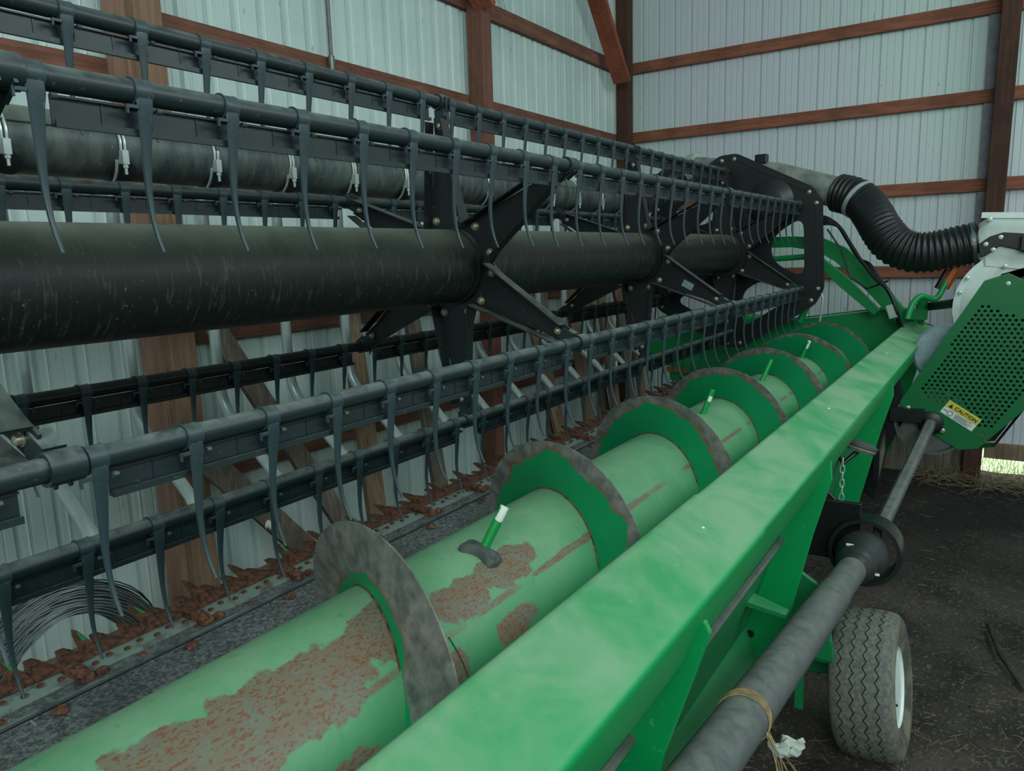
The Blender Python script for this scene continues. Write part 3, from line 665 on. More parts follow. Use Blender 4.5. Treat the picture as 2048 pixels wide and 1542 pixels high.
f = [(i*nn_+j, i*nn_+(j+1) % nn_, (i+1)*nn_+(j+1) % nn_, (i+1)*nn_+j) for i in range(len(secs)-1) for j in range(nn_)]+[tuple(range(nn_))[::-1], tuple(range((len(secs)-1)*nn_, len(secs)*nn_))]
mb.add(vs, f); tine_mb = mb
tine = proto('tine', mb, 'tine_grey'); 
slots = []
for k, (by, bz) in enumerate(bats):
    ph = {0: .03, 1: .0, 2: .0, 3: .006, 4: .032, 5: .0}[k]
    X = .5325+ph-.1524*4
    while X < 4.96:
        if all(abs(X-s_) > .035 for s_ in SP): slots.append((math.sqrt(X*X+by*by+bz*bz), X, k))
        X += .1517
slots = [s_ for s_ in slots if s_[1] > .2+(.25 if s_[2] in (0, 1, 4, 5) else 0)]
slots.sort(); rg = random.Random(11)
far = {True: MB(), False: MB()}
for i, (d_, X, k) in enumerate(slots):
    by, bz = bats[k]
    if i < 100:
        inst('tine', tine, bat_o[k], (X, by, bz), (rg.uniform(-.03, .03), 0, rg.uniform(-.015, .015)))
    else:
        far[True].add([v+Vector((X, by, bz)) for v in tine_mb.v], tine_mb.f)
o = build('far_tines', far[True], 'tine_grey', reel, smooth=True); o['kind'] = 'stuff'
# reel end shield
def plate_holes(outer, holes, x0, x1):
    bm = bmesh.new(); 
    for lp in [outer]+holes:
        vs = [bm.verts.new((x0, y, z)) for y, z in lp]
        for i in range(len(vs)): bm.edges.new((vs[i], vs[(i+1) % len(vs)]))
    bmesh.ops.triangle_fill(bm, edges=bm.edges[:], use_beauty=True, use_dissolve=False)
    r = bmesh.ops.extrude_face_region(bm, geom=bm.faces[:]); bmesh.ops.translate(bm, vec=(x1-x0, 0, 0), verts=[g for g in r['geom'] if isinstance(g, bmesh.types.BMVert)])
    mb = MB(); bm.verts.index_update(); mb.add([v.co.copy() for v in bm.verts], [[v.index for v in f.verts] for f in bm.faces]); bm.free(); return mb
def rpoly(pts, r, n=5):
    out = []; N_ = len(pts)
    for i in range(N_):
        p, a, b = Vector(pts[i]), Vector(pts[i-1]), Vector(pts[(i+1) % N_]); p0 = p+(a-p).normalized()*r; p1 = p+(b-p).normalized()*r
        for k in range(n+1): q = k/n; s_ = p0*(1-q)**2+p*2*q*(1-q)+p1*q*q; out.append((s_.x, s_.y))
    return out
def pol(r, a): return (CY+r*math.cos(math.radians(a)), CZ+r*math.sin(math.radians(a)))
outer = rpoly([pol(.635, 27+60*k+da) for k in range(6) for da in (-5, 5)], .025, 3)
holes = []
for k in range(6):
    if k == 1: continue
    a = 57+60*k; holes.append(rpoly([pol(.50, a-23), pol(.50, a+23), pol(.27, a+17), pol(.27, a-17)], .07 if k != 2 else .09, 5))
build('end_shield', plate_holes(outer, holes, 5.03, 5.04), 'reel_dark', reel, bevel=.0)
mb = MB()
for k in range(6):
    a, b = pol(.60, 32+60*k), pol(.60, 82+60*k); mb.beam((5.024, *a), (5.024, *b), .012, .006, up=(1, 0, 0))
build('shield_rib', mb, 'reel_black', reel)
mb = MB(); mb.lathe([(0, .15), (-.03, .145), (-.055, .12), (-.065, .07), (-.066, .0)], (5.03, CY-.25, CZ+.31), (1, 0, 0), 28); build('drive_dome', mb, 'reel_dark', reel, smooth=True)
for k in range(6):
    for da in (-4, 4): inst('bolt', bolt_p, reel, (5.028, *pol(.60, 27+60*k+da)))
mb = MB(); mb.lathe([(4.87, .15), (4.93, .15)], (0, CY, CZ), (1, 0, 0), 32); build('tube_flange', mb, 'reel_dark', reel, smooth=True)
mb = MB(); mb.box((5.0, CY-.28, CZ+.62), (5.03, CY-.20, CZ+.70)); 
mb2 = MB(); mb2.box((3.5085, 1.246, -0.184), (3.511, 1.302, -0.152), Matrix.Rotation(math.radians(28), 3, 'X')); build('decal', mb2, 'light_disc', reel)

# ------------------------------------------------------------------ air manifold with drop tubes
PY, PZ, PR = 2.20, .337, .088
mf = thing('air_manifold', (2.5, PY, PZ-.1), 'long dark grey air pipe with clamped silver drop tubes behind the reel', 'air manifold')
mb = MB(); mb.lathe([(x, PR) for x in (-.6, 0, 1, 2, 3, 4, 4.95)], (0, PY, PZ), (1, 0, 0), 48); build('pipe', mb, 'manifold', mf, smooth=True)
mb = MB(); mb.tube([(-.6, PY-PR-.0, PZ+.035), (4.9, PY-PR+.007, PZ+.035)], .0025, 5); build('pipe_seam', mb, 'dull_steel', mf)
# drop tube prototype
pth = [(0, 2.235, PZ-.02), (0, 2.235, .10), (0, 2.235, -.10), (0, 2.235, -.34), (0, 2.233, -.40)]
for q in range(1, 8):
    a = math.radians(48*q/7); pth.append((0, 2.233-.17*(1-math.cos(a)), -.40-.17*math.sin(a)))
a = math.radians(48); e_ = (pth[-1][1], pth[-1][2]); pth.append((0, e_[0]-.205*math.sin(a)*1.04, e_[1]-.205*math.cos(a)))
mb = MB(); mb.tube(pth, .0185, 16); k = len(pth)
c = Vector(pth[-1]); d = (c-Vector(pth[-2])).normalized()
# flattened, flared nozzle
vs = []; nz_ = 16; up_ = Vector((1, 0, 0)).cross(d)
for s_, rx, ry in ((0, .0185, .0185), (.03, .020, .014), (.055, .024, .008), (.068, .027, .005)):
    for j in range(nz_): a = 2*PI*j/nz_; vs.append(c+d*s_+Vector((1, 0, 0))*rx*math.cos(a)+up_*ry*math.sin(a))
mb.add(vs, [(i*nz_+j, i*nz_+(j+1) % nz_, (i+1)*nz_+(j+1) % nz_, (i+1)*nz_+j) for i in range(3) for j in range(nz_)])
drop = proto('drop_tube', mb, 'alu')
mb = MB()       # U-strap: wire bail round the pipe, saddle block, nut
ring = [(0, PY+(PR+.004)*math.cos(math.radians(a)), PZ+(PR+.004)*math.sin(math.radians(a))) for a in range(100, 270, 8)]
mb.tube([(-.006, y, z) for _, y, z in ring[:13]], .0040, 6); mb.tube([(.006, y, z) for _, y, z in ring[:13]], .0040, 6)
mb.tube([(-.024+.0022*i_, PY+(PR+.016)*math.cos(math.radians(204+6*i_)), PZ+(PR+.016)*math.sin(math.radians(204+6*i_))) for i_ in range(11)], .0042, 6)
mb.box((-.009, PY-PR-.014, PZ-.052), (.009, PY-PR+.010, PZ-.014)); mb.lathe([(0, .0045), (.03, .0045)], (.0, PY-PR-.008, PZ-.080), (0, 0, 1), 8); mb.lathe([(0, .0075), (.008, .0075)], (.0, PY-PR-.008, PZ-.062), (0, 0, 1), 6)
clampo = proto('pipe_clamp', mb, 'bright_steel')
mb = MB(); vs = []
for i in range(11):
    a = math.radians(204+7*i); 
    for j in (0, 1): vs.append(((-.034 if j == 0 else .034)*math.sin(PI*(i/10)**.6), PY+(PR+.014)*math.cos(a), PZ+(PR+.014)*math.sin(a)))
mb.add(vs, [(2*i, 2*i+1, 2*i+3, 2*i+2) for i in range(10)]); saddle = proto('saddle', mb, 'rubber_hub')
X = .36
while X < 4.9:
    inst('drop_tube', drop, mf, (X, 0, 0)); c_o = inst('pipe_clamp', clampo, mf, (X-.02, 0, 0)); inst('saddle', saddle, c_o, (X-.01, 0, 0)); X += .304
# elbow and cross pipe
mb = MB(); mb.lathe([(0, .10), (.02, .102), (.03, .095), (.05, .102), (.06, .095), (.08, .102), (.09, .095), (.11, .102)], (4.9, PY, PZ), (1, 0, 0), 32)
e1 = [(4.98, PY, PZ), (5.10, PY-.01, PZ+.02), (5.22, PY-.06, PZ+.08), (5.29, PY-.17, PZ+.16), (5.31, PY-.31, PZ+.22)]; sm = []
for i in range(len(e1)-1):
    a, b = Vector(e1[i]), Vector(e1[i+1]); p0 = Vector(e1[max(i-1, 0)]); p3 = Vector(e1[min(i+2, len(e1)-1)])
    for j in range(7): q = j/7; sm.append(.5*((2*a)+(b-p0)*q+(2*p0-5*a+4*b-p3)*q*q+(3*a-p0-3*b+p3)*q**3))
sm.append(Vector(e1[-1])); mb.tube(sm, [.104 if i % 2 else .098 for i in range(len(sm))], 28); build('rubber_elbow', mb, 'hose_black', mf, smooth=True, ang=60)
mb = MB(); mb.tube([(5.31, 1.92, .555), (5.30, 1.86, .555)], .109, 28); build('band_clamp', mb, 'bright_steel', mf, smooth=True)
mb = MB(); mb.tube([(5.305, 1.93, .556), (5.25, 1.30, .452), (5.10, .80, .285)], .093, 36); build('cross_pipe', mb, 'pipe_steel', mf, smooth=True)
mb = MB(); mb.tube([(5.235, 1.42, .55), (5.235, 1.40, .60)], .03, 12); mb.box((5.2, 1.36, .54), (5.26, 1.44, .605)); build('lug', mb, 'black_metal', mf, bevel=.008)

# ------------------------------------------------------------------ flexible hose
fh = thing('flexible_hose', (5.0, .5, -.15), 'thick black ribbed air hose bending from steel pipe down to white fan', 'hose')
hp = [(5.13, .90, .318), (5.09, .80, .285), (5.06, .735, .238), (5.02, .68, .165), (4.98, .62, .07), (4.95, .55, -.01), (4.94, .46, -.052), (4.94, .37, -.055), (4.95, .28, -.04), (4.97, .20, -.022), (4.985, .14, -.010)]
P_ = [Vector(p) for p in hp]; sm = []
for i in range(len(P_)-1):
    a, b = P_[i], P_[i+1]; p0 = P_[max(i-1, 0)]; p3 = P_[min(i+2, len(P_)-1)]
    for j in range(16): q = j/16; sm.append(.5*((2*a)+(b-p0)*q+(2*p0-5*a+4*b-p3)*q*q+(3*a-p0-3*b+p3)*q**3))
sm.append(P_[-1])
# even spacing then ribs every 26 mm, fewer where the hose is stretched
acc = 0; rs = []; dist = [0]
for i in range(1, len(sm)): acc += (sm[i]-sm[i-1]).length; dist.append(acc)
ev = []; L_ = acc; N_ = int(L_/.0052); j = 0
for i in range(N_+1):
    s_ = L_*i/N_
    while j < len(dist)-2 and dist[j+1] < s_: j += 1
    q = (s_-dist[j])/max(1e-9, dist[j+1]-dist[j]); ev.append(sm[j].lerp(sm[j+1], q))
    flat = math.exp(-((s_/L_-.29)/.15)**4); rs.append(.112+(.0055*(1-.95*flat))*math.sin(2*PI*s_/.030)+.002*flat)
mb = MB(); mb.tube(ev, rs, 40); build('hose_wall', mb, 'hose_black', fh, smooth=True, ang=80)
mb = MB(); mb.tube([P_[1]+(P_[2]-P_[1])*.25, P_[1]+(P_[2]-P_[1])*.55], .1185, 40); build('band_clamp', mb, 'bright_steel', fh, smooth=True)
mb = MB(); mb.tube([(4.983, .165, -.015), (4.984, .145, -.012)], .1185, 40); build('band_clamp', mb, 'dull_steel', fh, smooth=True)
mb = MB(); mb.beam((4.87, .165, -.015), (4.87, .14, -.012), .02, .02); mb.lathe([(0, .006), (.05, .006)], (4.88, .15, -.12), (0, 0, -1), 8); build('clamp_screw', mb, 'dull_steel', fh)

# ------------------------------------------------------------------ fan
fan = thing('air_fan', (5.0, -.05, -.75), 'white sheet-metal blower fan housing behind the green guard', 'fan')
FY, FZ, FRd = -.09, -.36, .30
mb = MB(); prof = [(0, 0), (0, FRd*.55), (-.03, FRd*.6), (-.04, FRd*.9), (-.03, FRd), (.16, FRd), (.17, FRd*.9), (.17, 0)]; mb.lathe(prof, (4.90, FY, FZ), (1, 0, 0), 56); build('volute', mb, 'white_paint', fan, smooth=True)
mb = MB(); mb.lathe([(-.035, FRd+.022), (-.025, FRd+.022), (-.025, FRd-.01), (-.035, FRd-.01)], (4.90, FY, FZ), (1, 0, 0), 56, closed=True); build('rim_flange', mb, 'white_paint', fan, smooth=True)
mb = MB()
o1 = [(4.98+.105*math.cos(a), .135, -.010+.105*math.sin(a)) for a in [2*PI*i/24+PI/4 for i in range(24)]]
def sq(i, hx, hz):
    a = 2*PI*i/24+PI/4; c_, s_ = math.cos(a), math.sin(a); m_ = max(abs(c_), abs(s_)); return c_/m_*hx, s_/m_*hz
o2 = [(4.98+sq(i, .125, .13)[0], .09, -.005+sq(i, .125, .13)[1]) for i in range(24)]
o3 = [(4.98+sq(i, .125, .15)[0], -.45, -.05+sq(i, .125, .15)[1]) for i in range(24)]
mb.add(o1+o2+o3, [(r*24+i, r*24+(i+1) % 24, (r+1)*24+(i+1) % 24, (r+1)*24+i) for r in (0, 1) for i in range(24)]); build('outlet_duct', mb, 'white_paint', fan, smooth=True, ang=40)
mb = MB(); mb.beam((4.85, .125, .135), (4.85, -.45, .105), .012, .03); build('duct_flange', mb, 'white_paint', fan)
mb = MB(); mb.prismx([(.13, -.02), (.08, .02), (.02, .04), (-.08, .03), (-.14, -.04), (-.12, -.09), (-.04, -.05), (.03, -.03), (.09, -.08), (.12, -.09)], 4.835, 4.85); mb.prismx([(.02, -.20), (.06, -.27), (-.06, -.16), (-.25, -.09), (-.4, -.15), (-.4, -.4), (.05, -.4)], 4.835, 4.85); mb.box((4.79, -.16, -.06), (4.85, -.06, .02)); build('actuator_bracket', mb, 'black_metal', fan, bevel=.004)
for y, z in ((.095, -.02), (.03, .015), (.06, -.05), (.00, -.14), (-.08, .01), (.085, .11), (.20, -.28), (.17, -.20)):
    mb = MB(); mb.lathe([(0, .012), (.003, .012), (.004, .007), (.010, .007)], (4.834, y, z), (-1, 0, 0), 10); build('bolt', mb, 'bright_steel', fan, smooth=True)
# ------------------------------------------------------------------ belt drive with guard
gd = thing('belt_drive', (4.5, .15, -1.1), 'green perforated belt guard with caution sticker over two pulleys', 'belt guard')
GX = 4.40
outl = [(.083, -.200), (-.018, -.163), (-.36, -.34), (-.40, -.45), (-.36, -.55), (-.127, -.830), (-.018, -1.030), (.137, -1.063), (.395, -.910), (.420, -.828)]
cen = Vector((0.02, -.62))
holes_poly = [(.095, -.315), (.05, -.315), (-.24, -.46), (-.24, -.52), (-.02, -.93), (.01, -.945), (.06, -.945), (.30, -.80), (.325, -.76)]
def inside(p, poly):
    r_ = False; j = len(poly)-1
    for i in range(len(poly)):
        (xi, yi), (xj, yj) = poly[i], poly[j]
        if (yi > p[1]) != (yj > p[1]) and p[0] < (xj-xi)*(p[1]-yi)/(yj-yi)+xi: r_ = not r_
        j = i
    return r_
bm = bmesh.new(); px_, pz_ = .0262, .0215; hr = .0073; NV = 8
rows = int(1.0/pz_)+2
for r_ in range(rows):
    z = -1.075+r_*pz_; sh = px_/2 if r_ % 2 else 0; c0 = -.43+sh
    for q in range(int(.90/px_)+2):
        y = c0+q*px_; cell = [(y-px_/2, z-pz_/2), (y+px_/2, z-pz_/2), (y+px_/2, z+pz_/2), (y-px_/2, z+pz_/2)]
        if inside((y, z), holes_poly):
            sqr = [(px_/2, 0), (px_/2, pz_/2), (0, pz_/2), (-px_/2, pz_/2), (-px_/2, 0), (-px_/2, -pz_/2), (0, -pz_/2), (px_/2, -pz_/2)]
            ov = [bm.verts.new((GX, y+a, z+b)) for a, b in sqr]; iv = [bm.verts.new((GX, y+hr*math.cos(2*PI*i/8), z+hr*math.sin(2*PI*i/8))) for i in range(8)]
            jv = [bm.verts.new((GX+.003, v.co.y, v.co.z)) for v in iv]
            for i in range(8): bm.faces.new((ov[i], ov[(i+1) % 8], iv[(i+1) % 8], iv[i])); bm.faces.new((iv[i], iv[(i+1) % 8], jv[(i+1) % 8], jv[i]))
        else: bm.faces.new([bm.verts.new((GX, a, b)) for a, b in cell])
for i in range(len(outl)):
    a, b = Vector(outl[i]), Vector(outl[(i+1) % len(outl)]); nrm = Vector((-(b-a).y, (b-a).x)).normalized()
    if nrm.dot(cen-a) > 0: nrm = -nrm
    g_ = bm.verts[:]+bm.edges[:]+bm.faces[:]
    bmesh.ops.bisect_plane(bm, geom=g_, plane_co=(GX, a.x, a.y), plane_no=(0, nrm.x, nrm.y), clear_outer=True)
mb = MB(); bm.verts.index_update(); mb.add([v.co.copy() for v in bm.verts], [[v.index for v in f.verts] for f in bm.faces]); bm.free()
k = len(outl)
mb.add([(x, y, z) for x in (GX, GX+.11) for y, z in outl], [(i, (i+1) % k, k+(i+1) % k, k+i) for i in range(k)])
go = build('guard_cover', mb, 'guard_green_shaded', gd)
mb = MB(); mb.box((GX+.112, -.38, -1.03), (GX+.118, .36, -.25)); mb2 = MB(); mb2.prismx([(y*.97+.0, z*.985-.008) for y, z in outl], GX+.105, GX+.110); build('back_plate', mb2, 'black_metal', gd)
for y, z in ((.235, -.905), (-.018, -.21), (.38, -.86)):
    mb = MB(); mb.lathe([(0, .011), (.003, .011), (.004, .007), (.010, .006)], (GX, y, z), (-1, 0, 0), 10); build('bolt', mb, 'bright_steel', gd, smooth=True)
# pulleys
mb = MB(); mb.lathe([(0, .15), (.01, .162), (.03, .15), (.05, .162), (.06, .15)], (GX+.13, .225, -.585), (1, 0, 0), 48); build('upper_pulley', mb, 'light_disc', gd, smooth=True)
mb = MB(); mb.lathe([(0, .05), (0, .155), (-.012, .165), (-.012, .175), (.03, .175), (.04, .15), (.05, .05)], (GX+.02, .27, -.93), (1, 0, 0), 48); build('lower_pulley', mb, 'dull_steel', gd, smooth=True)
mb = MB(); mb.lathe([(0, .06), (-.03, .06), (-.04, .04)], (GX-.0, .27, -.93), (1, 0, 0), 20); mb.box((GX-.04, .30, -.93), (GX, .46, -.86)); build('bearing_hub', mb, 'black_metal', gd, smooth=True)
for y, z in ((.35, -.91), (.30, -.99), (.215, -.965), (.41, -.89)):
    mb = MB(); mb.lathe([(0, .014), (.012, .014), (.014, .008), (.025, .008)], (GX-.012, y, z), (-1, 0, 0), 8); build('bolt', mb, 'zinc_bolt', gd, smooth=True)
# black frame stand to the left of the guard
mb = MB(); mb.prismx([(.43, -.62), (.49, -.62), (.56, -1.0), (.60, -1.35), (.52, -1.40), (.47, -1.1), (.40, -.95)], GX+.02, GX+.05); mb.beam((GX-.5, .46, -1.06), (GX+.1, .50, -1.04), .03, .16); build('mount_frame', mb, 'black_metal', gd, bevel=.005)
# caution sticker on the guard
def on_guard(u, v, lift=.0):      # u along sticker, v up sticker
    e1 = Vector((-.0, -.173, -.1085)).normalized(); e2 = Vector((0, -.53, .85)).normalized()
    base = Vector((GX-.0015-lift, .2325, -.872)); return base+e1*u+e2*v
e1 = (on_guard(1, 0)-on_guard(0, 0)); e2 = Vector((1, 0, 0)).cross(e1)*1.0
if e2.z < 0: e2 = -e2
def og(u, v, lift=0.): return Vector((GX-.0015-lift, .2325, -.868))+e1*u+e2*v
def quad(name, u0, v0, u1, v1, mat, lift, par):
    mb = MB(); a = [og(u0, v0, lift), og(u1, v0, lift), og(u1, v1, lift), og(u0, v1, lift)]; b = [p+Vector((.001, 0, 0)) for p in a]
    mb.add(a+b, [(0, 1, 2, 3), (7, 6, 5, 4), (0, 4, 5, 1), (1, 5, 6, 2), (2, 6, 7, 3), (3, 7, 4, 0)]); return build(name, mb, mat, par)
SW, SH = .172, .076
st = quad('caution_sticker', 0, 0, SW, SH, 'label_white', .0, go)
quad('yellow_band', 0.001, SH*.52, SW-.001, SH-.001, 'yellow', .0012, gd)
def text3d(body, size, u, v, name, mat, lift=.003):
    cu = bpy.data.curves.new('letters', 'FONT'); cu.body = body; cu.size = size; cu.extrude = .0003; cu.offset = size*.018
    to = bpy.data.objects.new('letters', cu); col.objects.link(to); bpy.context.view_layer.update()
    me = bpy.data.meshes.new_from_object(to); col.objects.unlink(to); bpy.data.objects.remove(to)
    xs = [v_.co for v_ in me.vertices]; nx = Vector((-1, 0, 0))
    for v_ in me.vertices:
        c_ = v_.co.copy(); v_.co = og(u+c_.x, v+c_.y, lift)+nx*c_.z-ORG[gd.name]
    me.materials.append(M[mat]); o = bpy.data.objects.new(name, me); col.objects.link(o); o.parent = gd; ORG[o.name] = ORG[gd.name]; return o
text3d('CAUTION', .026, .044, SH*.63, 'caution_lettering', 'black_ink')
mb = MB(); tri = [(.014, .045), (.036, .045), (.025, .066)]; mb.add([og(a, b, .003) for a, b in tri]+[og(a, b, .002) for a, b in tri], [(0, 1, 2), (3, 5, 4), (0, 3, 4, 1), (1, 4, 5, 2), (2, 5, 3, 0)]); build('warning_triangle', mb, 'black_ink', gd)
mb = MB()
for i in range(5):
    v0 = .031-.006*i; mb.add([og(.066, v0, .0025), og(.066+[.085, .06, .09, .07, .08][i], v0, .0025), og(.066+[.085, .06, .09, .07, .08][i], v0+.002, .0025), og(.066, v0+.002, .0025)], [(0, 1, 2, 3)])
ring_ = [(math.cos(2*PI*i/20), math.sin(2*PI*i/20)) for i in range(20)]
mb.add([og(.042+.014*a, .019+.014*b, .0025) for a, b in ring_]+[og(.042+.0115*a, .019+.0115*b, .0025) for a, b in ring_], [(i, (i+1) % 20, 20+(i+1) % 20, 20+i) for i in range(20)])
mb.add([og(.004, .021, .0025), og(.026, .021, .0025), og(.026, .024, .0025), og(.004, .024, .0025)], [(0, 1, 2, 3)])
build('sticker_print', mb, 'rubber_hub', gd)
mb = MB(); rg = random.Random(4)
for i in range(26):
    y0_, z0_ = rg.choice(((.036, -.985), (-.005, -.86))); p = Vector((GX-.002, y0_+rg.gauss(0, .012), z0_+rg.gauss(0, .02))); mb.beam(p, p+Vector((0, rg.gauss(0, .008), rg.gauss(-.004, .008))), .0025, .001, up=(1, 0, 0))
build('bird_dropping', mb, 'straw', gd)

# ------------------------------------------------------------------ drive shafts
S0 = Vector((.90, .405, -.908)); S1 = Vector((3.10, .370, -1.165)); sd_ = (S1-S0).normalized()
sh = thing('drive_shaft', (2.0, .39, -1.15), 'long grey plastic-shielded drive shaft running beside the header', 'drive shaft')
mb = MB(); mb.tube([S0, S0+sd_*.75, S0+sd_*1.50], .0515, 40); build('outer_shield', mb, 'shaft_grey', sh, smooth=True)
mb = MB(); mb.tube([S0+sd_*1.45, S0+sd_*1.85], .0475, 40); build('inner_shield', mb, 'shaft_grey', sh, smooth=True)
mb = MB(); mb.lathe([(1.80, .047), (1.82, .058), (1.85, .058), (1.86, .066), (1.90, .070), (1.91, .064), (1.94, .072), (1.98, .088), (2.02, .092), (2.06, .088), (2.10, .06)], S0, sd_, 36); build('shield_cone', mb, 'rubber_hub', sh, smooth=True)
mb = MB()
for a in (20, 130, 250):
    u_ = sd_.cross(Vector((0, 0, 1))).normalized(); v_ = sd_.cross(u_); q = S0+sd_*1.895+(u_*math.cos(math.radians(a))+v_*math.sin(math.radians(a)))*.070; mb.beam(q-u_*.012, q+u_*.012, .006, .01, up=tuple(sd_))
build('locking_tab', mb, 'white_mark', sh)
mb = MB(); mb.lathe([(2.06, .112), (2.06, .126), (2.10, .130), (2.24, .118), (2.24, .108), (2.10, .120)], S0, sd_, 44, closed=True); build('bell_housing', mb, 'black_metal', sh, smooth=True)
mb = MB(); q = S0+sd_*2.10; mb.tube([q, q+sd_*.12], .04, 16); mb.beam(q+Vector((0, -.03, -.08)), q+Vector((.08, -.03, .08)), .03, .03); build('universal_joint', mb, 'black_metal', sh, bevel=.004)
mb = MB(); mb.lathe([(-.02, .048), (.02, .056), (.10, .056), (.115, .0515)], S0+Vector((.02, 0, 0)), sd_, 30); build('end_collar', mb, 'rubber_black', sh, smooth=True)
mb = MB(); mb.tube([(.98, .34, -.945), (1.22, .345, -.965)], .008, 10); build('chrome_rod', mb, 'bright_steel', sh, smooth=True)
bk = MB(); bk.box((3.02, .40, -1.22), (3.04, .66, -.98)); bk.prismx([(.62, -.86), (.66, -.86), (.50, -1.22), (.42, -1.25), (.42, -1.05)], 3.04, 3.06); build('shaft_bracket', bk, 'black_metal', hd, bevel=.004)
mb = MB(); mb.beam((3.22, .345, -1.12), (4.38, .27, -.93), .05, .05, bev=.012); tag(build('hex_shaft', mb, 'shaft_grey', org=(3.8, .3, -1.1)), 'bare grey six-sided shaft from the bell housing up to the pulley', 'shaft')
# twine with rag on the shaft
tw = thing('baling_twine', (1.52, .36, -1.03), 'tan twine wound round the grey drive shaft with a white rag end', 'twine')
mb = MB(); u_ = sd_.cross(Vector((0, 0, 1))).normalized(); v_ = sd_.cross(u_)
for k in range(5):
    pth = []; c = S0+sd_*(.545+.005*k)
    for i in range(36): a = 2*PI*i/36; pth.append(c+(u_*math.cos(a)+v_*math.sin(a))*.0535+sd_*(.012*math.cos(a+k*.3)))
    mb.tube(pth, .0016, 5, closed=True)
q = S0+sd_*.545+Vector((0, -.052, -.01))
rg = random.Random(8)
for k in range(7):
    p = [q+Vector((rg.uniform(-.01, .01), 0, 0))]; d_ = Vector((rg.uniform(-.01, .02), -.012, -.018))
    for j in range(6): d_ += Vector((rg.uniform(-.006, .006), rg.uniform(-.004, .003), -.004)); p.append(p[-1]+d_)
    mb.tube(p, .0013, 4)
build('strands', mb, 'twine', tw, smooth=True)
mb = MB(); vs = []; c = q+Vector((.035, -.035, -.035)); rg = random.Random(2)
for i in range(12):
    for j in range(10):
        a = 2*PI*j/10; r_ = .010+.006*math.sin(i*.9+j*1.3)+.005*rg.random(); r_ *= .5+.5*math.sin(PI*(i+.7)/12.4)+.3; vs.append(c+Vector((.006*(i-6), -.0035*(i-6), -.001*i))+Vector((.4*r_*math.cos(a), r_*math.cos(a), r_*math.sin(a))))
mb.add(vs, [(i*10+j, i*10+(j+1) % 10, (i+1)*10+(j+1) % 10, (i+1)*10+j) for i in range(11) for j in range(10)]+[tuple(range(10))[::-1], tuple(range(110, 120))]); build('rag_end', mb, 'rag', tw)
# chain
ch = thing('safety_chain', (3.09, .46, -1.22), 'thin bright chain hanging beside the black bracket', 'chain')
mb = MB()
for i in range(14):
    z = -.845-.0275*i; c = Vector((3.10-.004*i, .485-.001*i, z)); pth = []
    for k in range(16):
        a = 2*PI*k/16; sx, sz = .008*math.cos(a), .018*math.sin(a)
        pth.append(c+(Vector((0, sx, sz)) if i % 2 else Vector((sx, sx*.4, sz))))
    mb.tube(pth, .0025, 6, closed=True)
build('links', mb, 'bright_steel', ch, smooth=True)
# round lamp/cap under beam
cp = thing('round_lamp', (3.16, .43, -.82), 'small round grey rubber-backed lamp sticking out under the beam', 'lamp')
axd = Vector((.25, -.25, 1)).normalized(); mb = MB(); mb.lathe([(0, .055), (.008, .062), (.018, .062), (.026, .05), (.032, .02)], (3.17, .435, -.80), axd, 32); build('housing', mb, 'cap_rubber', cp, smooth=True)
mb = MB(); mb.lathe([(-.012, .05), (0, .060), (.006, .060)], (3.17, .435, -.802), axd, 32); build('lens_rim', mb, 'tan_plastic', cp, smooth=True)
mb = MB(); mb.tube([(3.17, .44, -.81), (3.14, .49, -.86), (3.12, .52, -.80)], .010, 8); build('lamp_stem', mb, 'black_metal', cp, smooth=True)
# amber warning lamp on bent green arm
al = thing('warning_lamp', (4.85, .44, -.45), 'amber warning lamp on a bent green arm beside the hose', 'lamp')
pts = [(4.84, .45, -.43), (4.86, .435, -.36), (4.88, .41, -.315), (4.90, .385, -.303), (4.93, .35, -.318), (4.945, .325, -.32), (4.96, .305, -.30), (4.985, .28, -.235), (5.0, .27, -.20)]
P_ = [Vector(p) for p in pts]; sm = []
for i in range(len(P_)-1):
    a, b = P_[i], P_[i+1]; p0 = P_[max(i-1, 0)]; p3 = P_[min(i+2, len(P_)-1)]
    for j in range(5): q = j/5; sm.append(.5*((2*a)+(b-p0)*q+(2*p0-5*a+4*b-p3)*q*q+(3*a-p0-3*b+p3)*q**3))
mb = MB(); mb.tube(sm+[P_[-1]], .0165, 14); build('bent_arm', mb, 'green_paint', al, smooth=True)
ax = Vector((.05, -.45, 1)).normalized()
mb = MB(); mb.beam(Vector((5.03, .315, -.27)), Vector((5.03, .315, -.27))+ax*.12, .05, .07, up=(1, 0, 0), bev=.012); build('housing', mb, 'black_metal', al)
mb = MB(); mb.beam(Vector((4.995, .285, -.262)), Vector((4.995, .285, -.262))+ax*.115, .052, .045, up=(1, 0, 0), bev=.014); build('amber_lens', mb, 'amber', al)

# ------------------------------------------------------------------ transport wheel
WC = Vector((2.77, .302, -H+.258)); camb = math.radians(7); WS = .935
wh = thing('transport_wheel', (2.77, .30, -H), 'small worn trailer wheel with zigzag tread beside the header', 'wheel')
axv = Vector((-.012, -math.cos(camb), math.sin(camb))).normalized()     # outward axis, towards -Y
prof = [(-.075, .135), (-.088, .15), (-.102, .19), (-.106, .225), (-.100, .25), (-.088, .266), (-.06, .275), (0, .2775), (.06, .275), (.088, .266), (.100, .25), (.106, .225), (.102, .19), (.088, .15), (.075, .135)]
prof = [(a, r*WS) for a, r in prof]; mb = MB(); mb.cur = 1; mb.lathe(prof, WC, axv, 72)
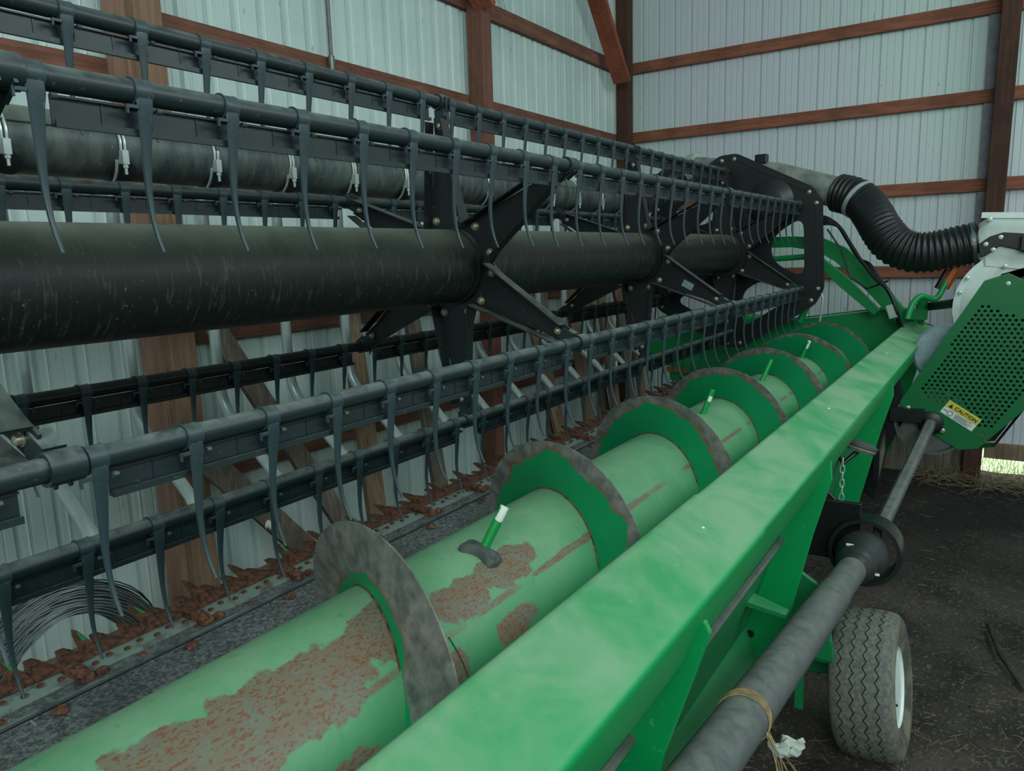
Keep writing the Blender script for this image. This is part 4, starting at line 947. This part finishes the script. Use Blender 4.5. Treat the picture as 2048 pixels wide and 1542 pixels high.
# tread faces get the tread material
n_ = 72; base_f = 0
for i in range(len(prof)-1):
    for k in range(n_):
        if 4 <= i <= 9: mb.mi[base_f+i*n_+k] = 0
build('tyre', mb, None, wh, smooth=True, mats=['tread', 'sidewall'], ang=60)
a_ = Vector((0, 0, 1)); u_ = axv.cross(a_).normalized(); v_ = axv.cross(u_)
mb = MB()
for off in (-.060, -.021, .019, .058):
    NZ = 76; pth = []
    for i in range(NZ):
        for q in (0,):
            a = 2*PI*i/NZ; o_ = off+(.0065 if i % 2 else -.0065); rr_ = (.2775-.0025*(abs(o_)/.06)**2)*WS+.0006
            pth.append((o_, a, rr_))
    vs = []; wdt = .0019
    for o_, a, rr_ in pth:
        for s_ in (-wdt, wdt): vs.append(WC+axv*(o_+s_)+(u_*math.cos(a)+v_*math.sin(a))*rr_)
    mb.add(vs, [(2*i, 2*i+1, (2*i+3) % (2*NZ), (2*i+2) % (2*NZ)) for i in range(NZ)])
build('tread_groove', mb, 'groove', wh)
mb = MB(); mb.lathe([(.080, .143), (.088, .137), (.080, .130), (.03, .120), (.02, .05), (.03, .0)], WC, axv, 40); mb.lathe([(-.080, .143), (-.088, .137), (-.06, .0)], WC, axv, 40); build('rim', mb, 'white_paint', wh, smooth=True)
mb = MB(); mb.tube([WC+axv*.085+u_*.13, WC+axv*.10+u_*.125], .005, 8); build('valve', mb, 'rubber_black', wh)

# ------------------------------------------------------------------ litter on the floor
mb = MB(); rg = random.Random(21)
for i in range(1500):
    x = rg.uniform(1.0, 6.8); y = rg.uniform(-1.2, .9); 
    if rg.random() < .35: x = rg.gauss(2.4, .5); y = rg.gauss(.1, .35)
    z = -H+.004+rg.random()*.012; a = rg.uniform(0, PI); l = rg.uniform(.01, .07); p = Vector((x, y, z)); d_ = Vector((math.cos(a), math.sin(a), rg.uniform(-.1, .2)))*l
    mb.beam(p, p+d_, .0018, .0015)
tag(build('straw_litter', mb, 'straw', org=(2.5, 0, -H)), 'short bits of dry straw scattered over the dirt floor', 'straw', kind='stuff')
for a, b, c, lb in (((4.0, -.05, -H+.012), (3.45, -.18, -H+.012), .010, 'long dark stick lying on the dirt right of the wheel'), ((3.45, -.28, -H+.01), (3.1, -.38, -H+.012), .005, 'thin stick on the dirt near the right edge'), ((3.6, .62, -H+.01), (3.25, .30, -H+.014), .004, 'pale twig lying behind the wheel')):
    mb = MB(); a, b = Vector(a), Vector(b); mid = (a+b)/2+Vector((0, .02, .004)); mb.tube([a, mid, b], [c, c*.9, c*.6], 8); tag(build('stick', mb, 'stick', org=(a+b)/2, smooth=True), lb, 'stick')
rg = random.Random(5)
mb = MB()
for i in range(420):
    x = rg.uniform(6.85, 8.2); y = rg.uniform(-.9, .25); p = Vector((x, y, -1.93)); d_ = Vector((rg.gauss(0, .25), rg.gauss(0, .25), 1)).normalized(); l = rg.uniform(.05, .28); q = p+d_*l*.6; r_ = q+(d_+Vector((rg.gauss(0, .6), rg.gauss(0, .6), -.2))).normalized()*l*.5
    mb.tube([p, q, r_], [.0025, .002, .0006], 4, cap=False)
plain('grass_blade', '#7fb257', .6)
tag(build('grass_tuft', mb, 'grass_blade', org=(7.3, -.3, -1.93)), 'bright grass growing outside the gap under the end wall', 'grass', kind='stuff')
mb = MB()
for i in range(260):
    x = rg.uniform(6.3, 6.8); y = rg.uniform(-.4, .45); z = -H+.01; p = Vector((x, y, z)); d_ = Vector((rg.gauss(0, .6), rg.gauss(0, 1), rg.uniform(.0, .5))).normalized()*rg.uniform(.05, .16); q = p+d_; r_ = q+Vector((d_.x, d_.y, -d_.z))*.8
    mb.tube([p, q, r_], .0016, 4, cap=False)
tag(build('dead_grass', mb, 'straw', org=(6.5, 0, -H)), 'pale dead grass stems creeping in at the foot of the right post', 'grass', kind='stuff')
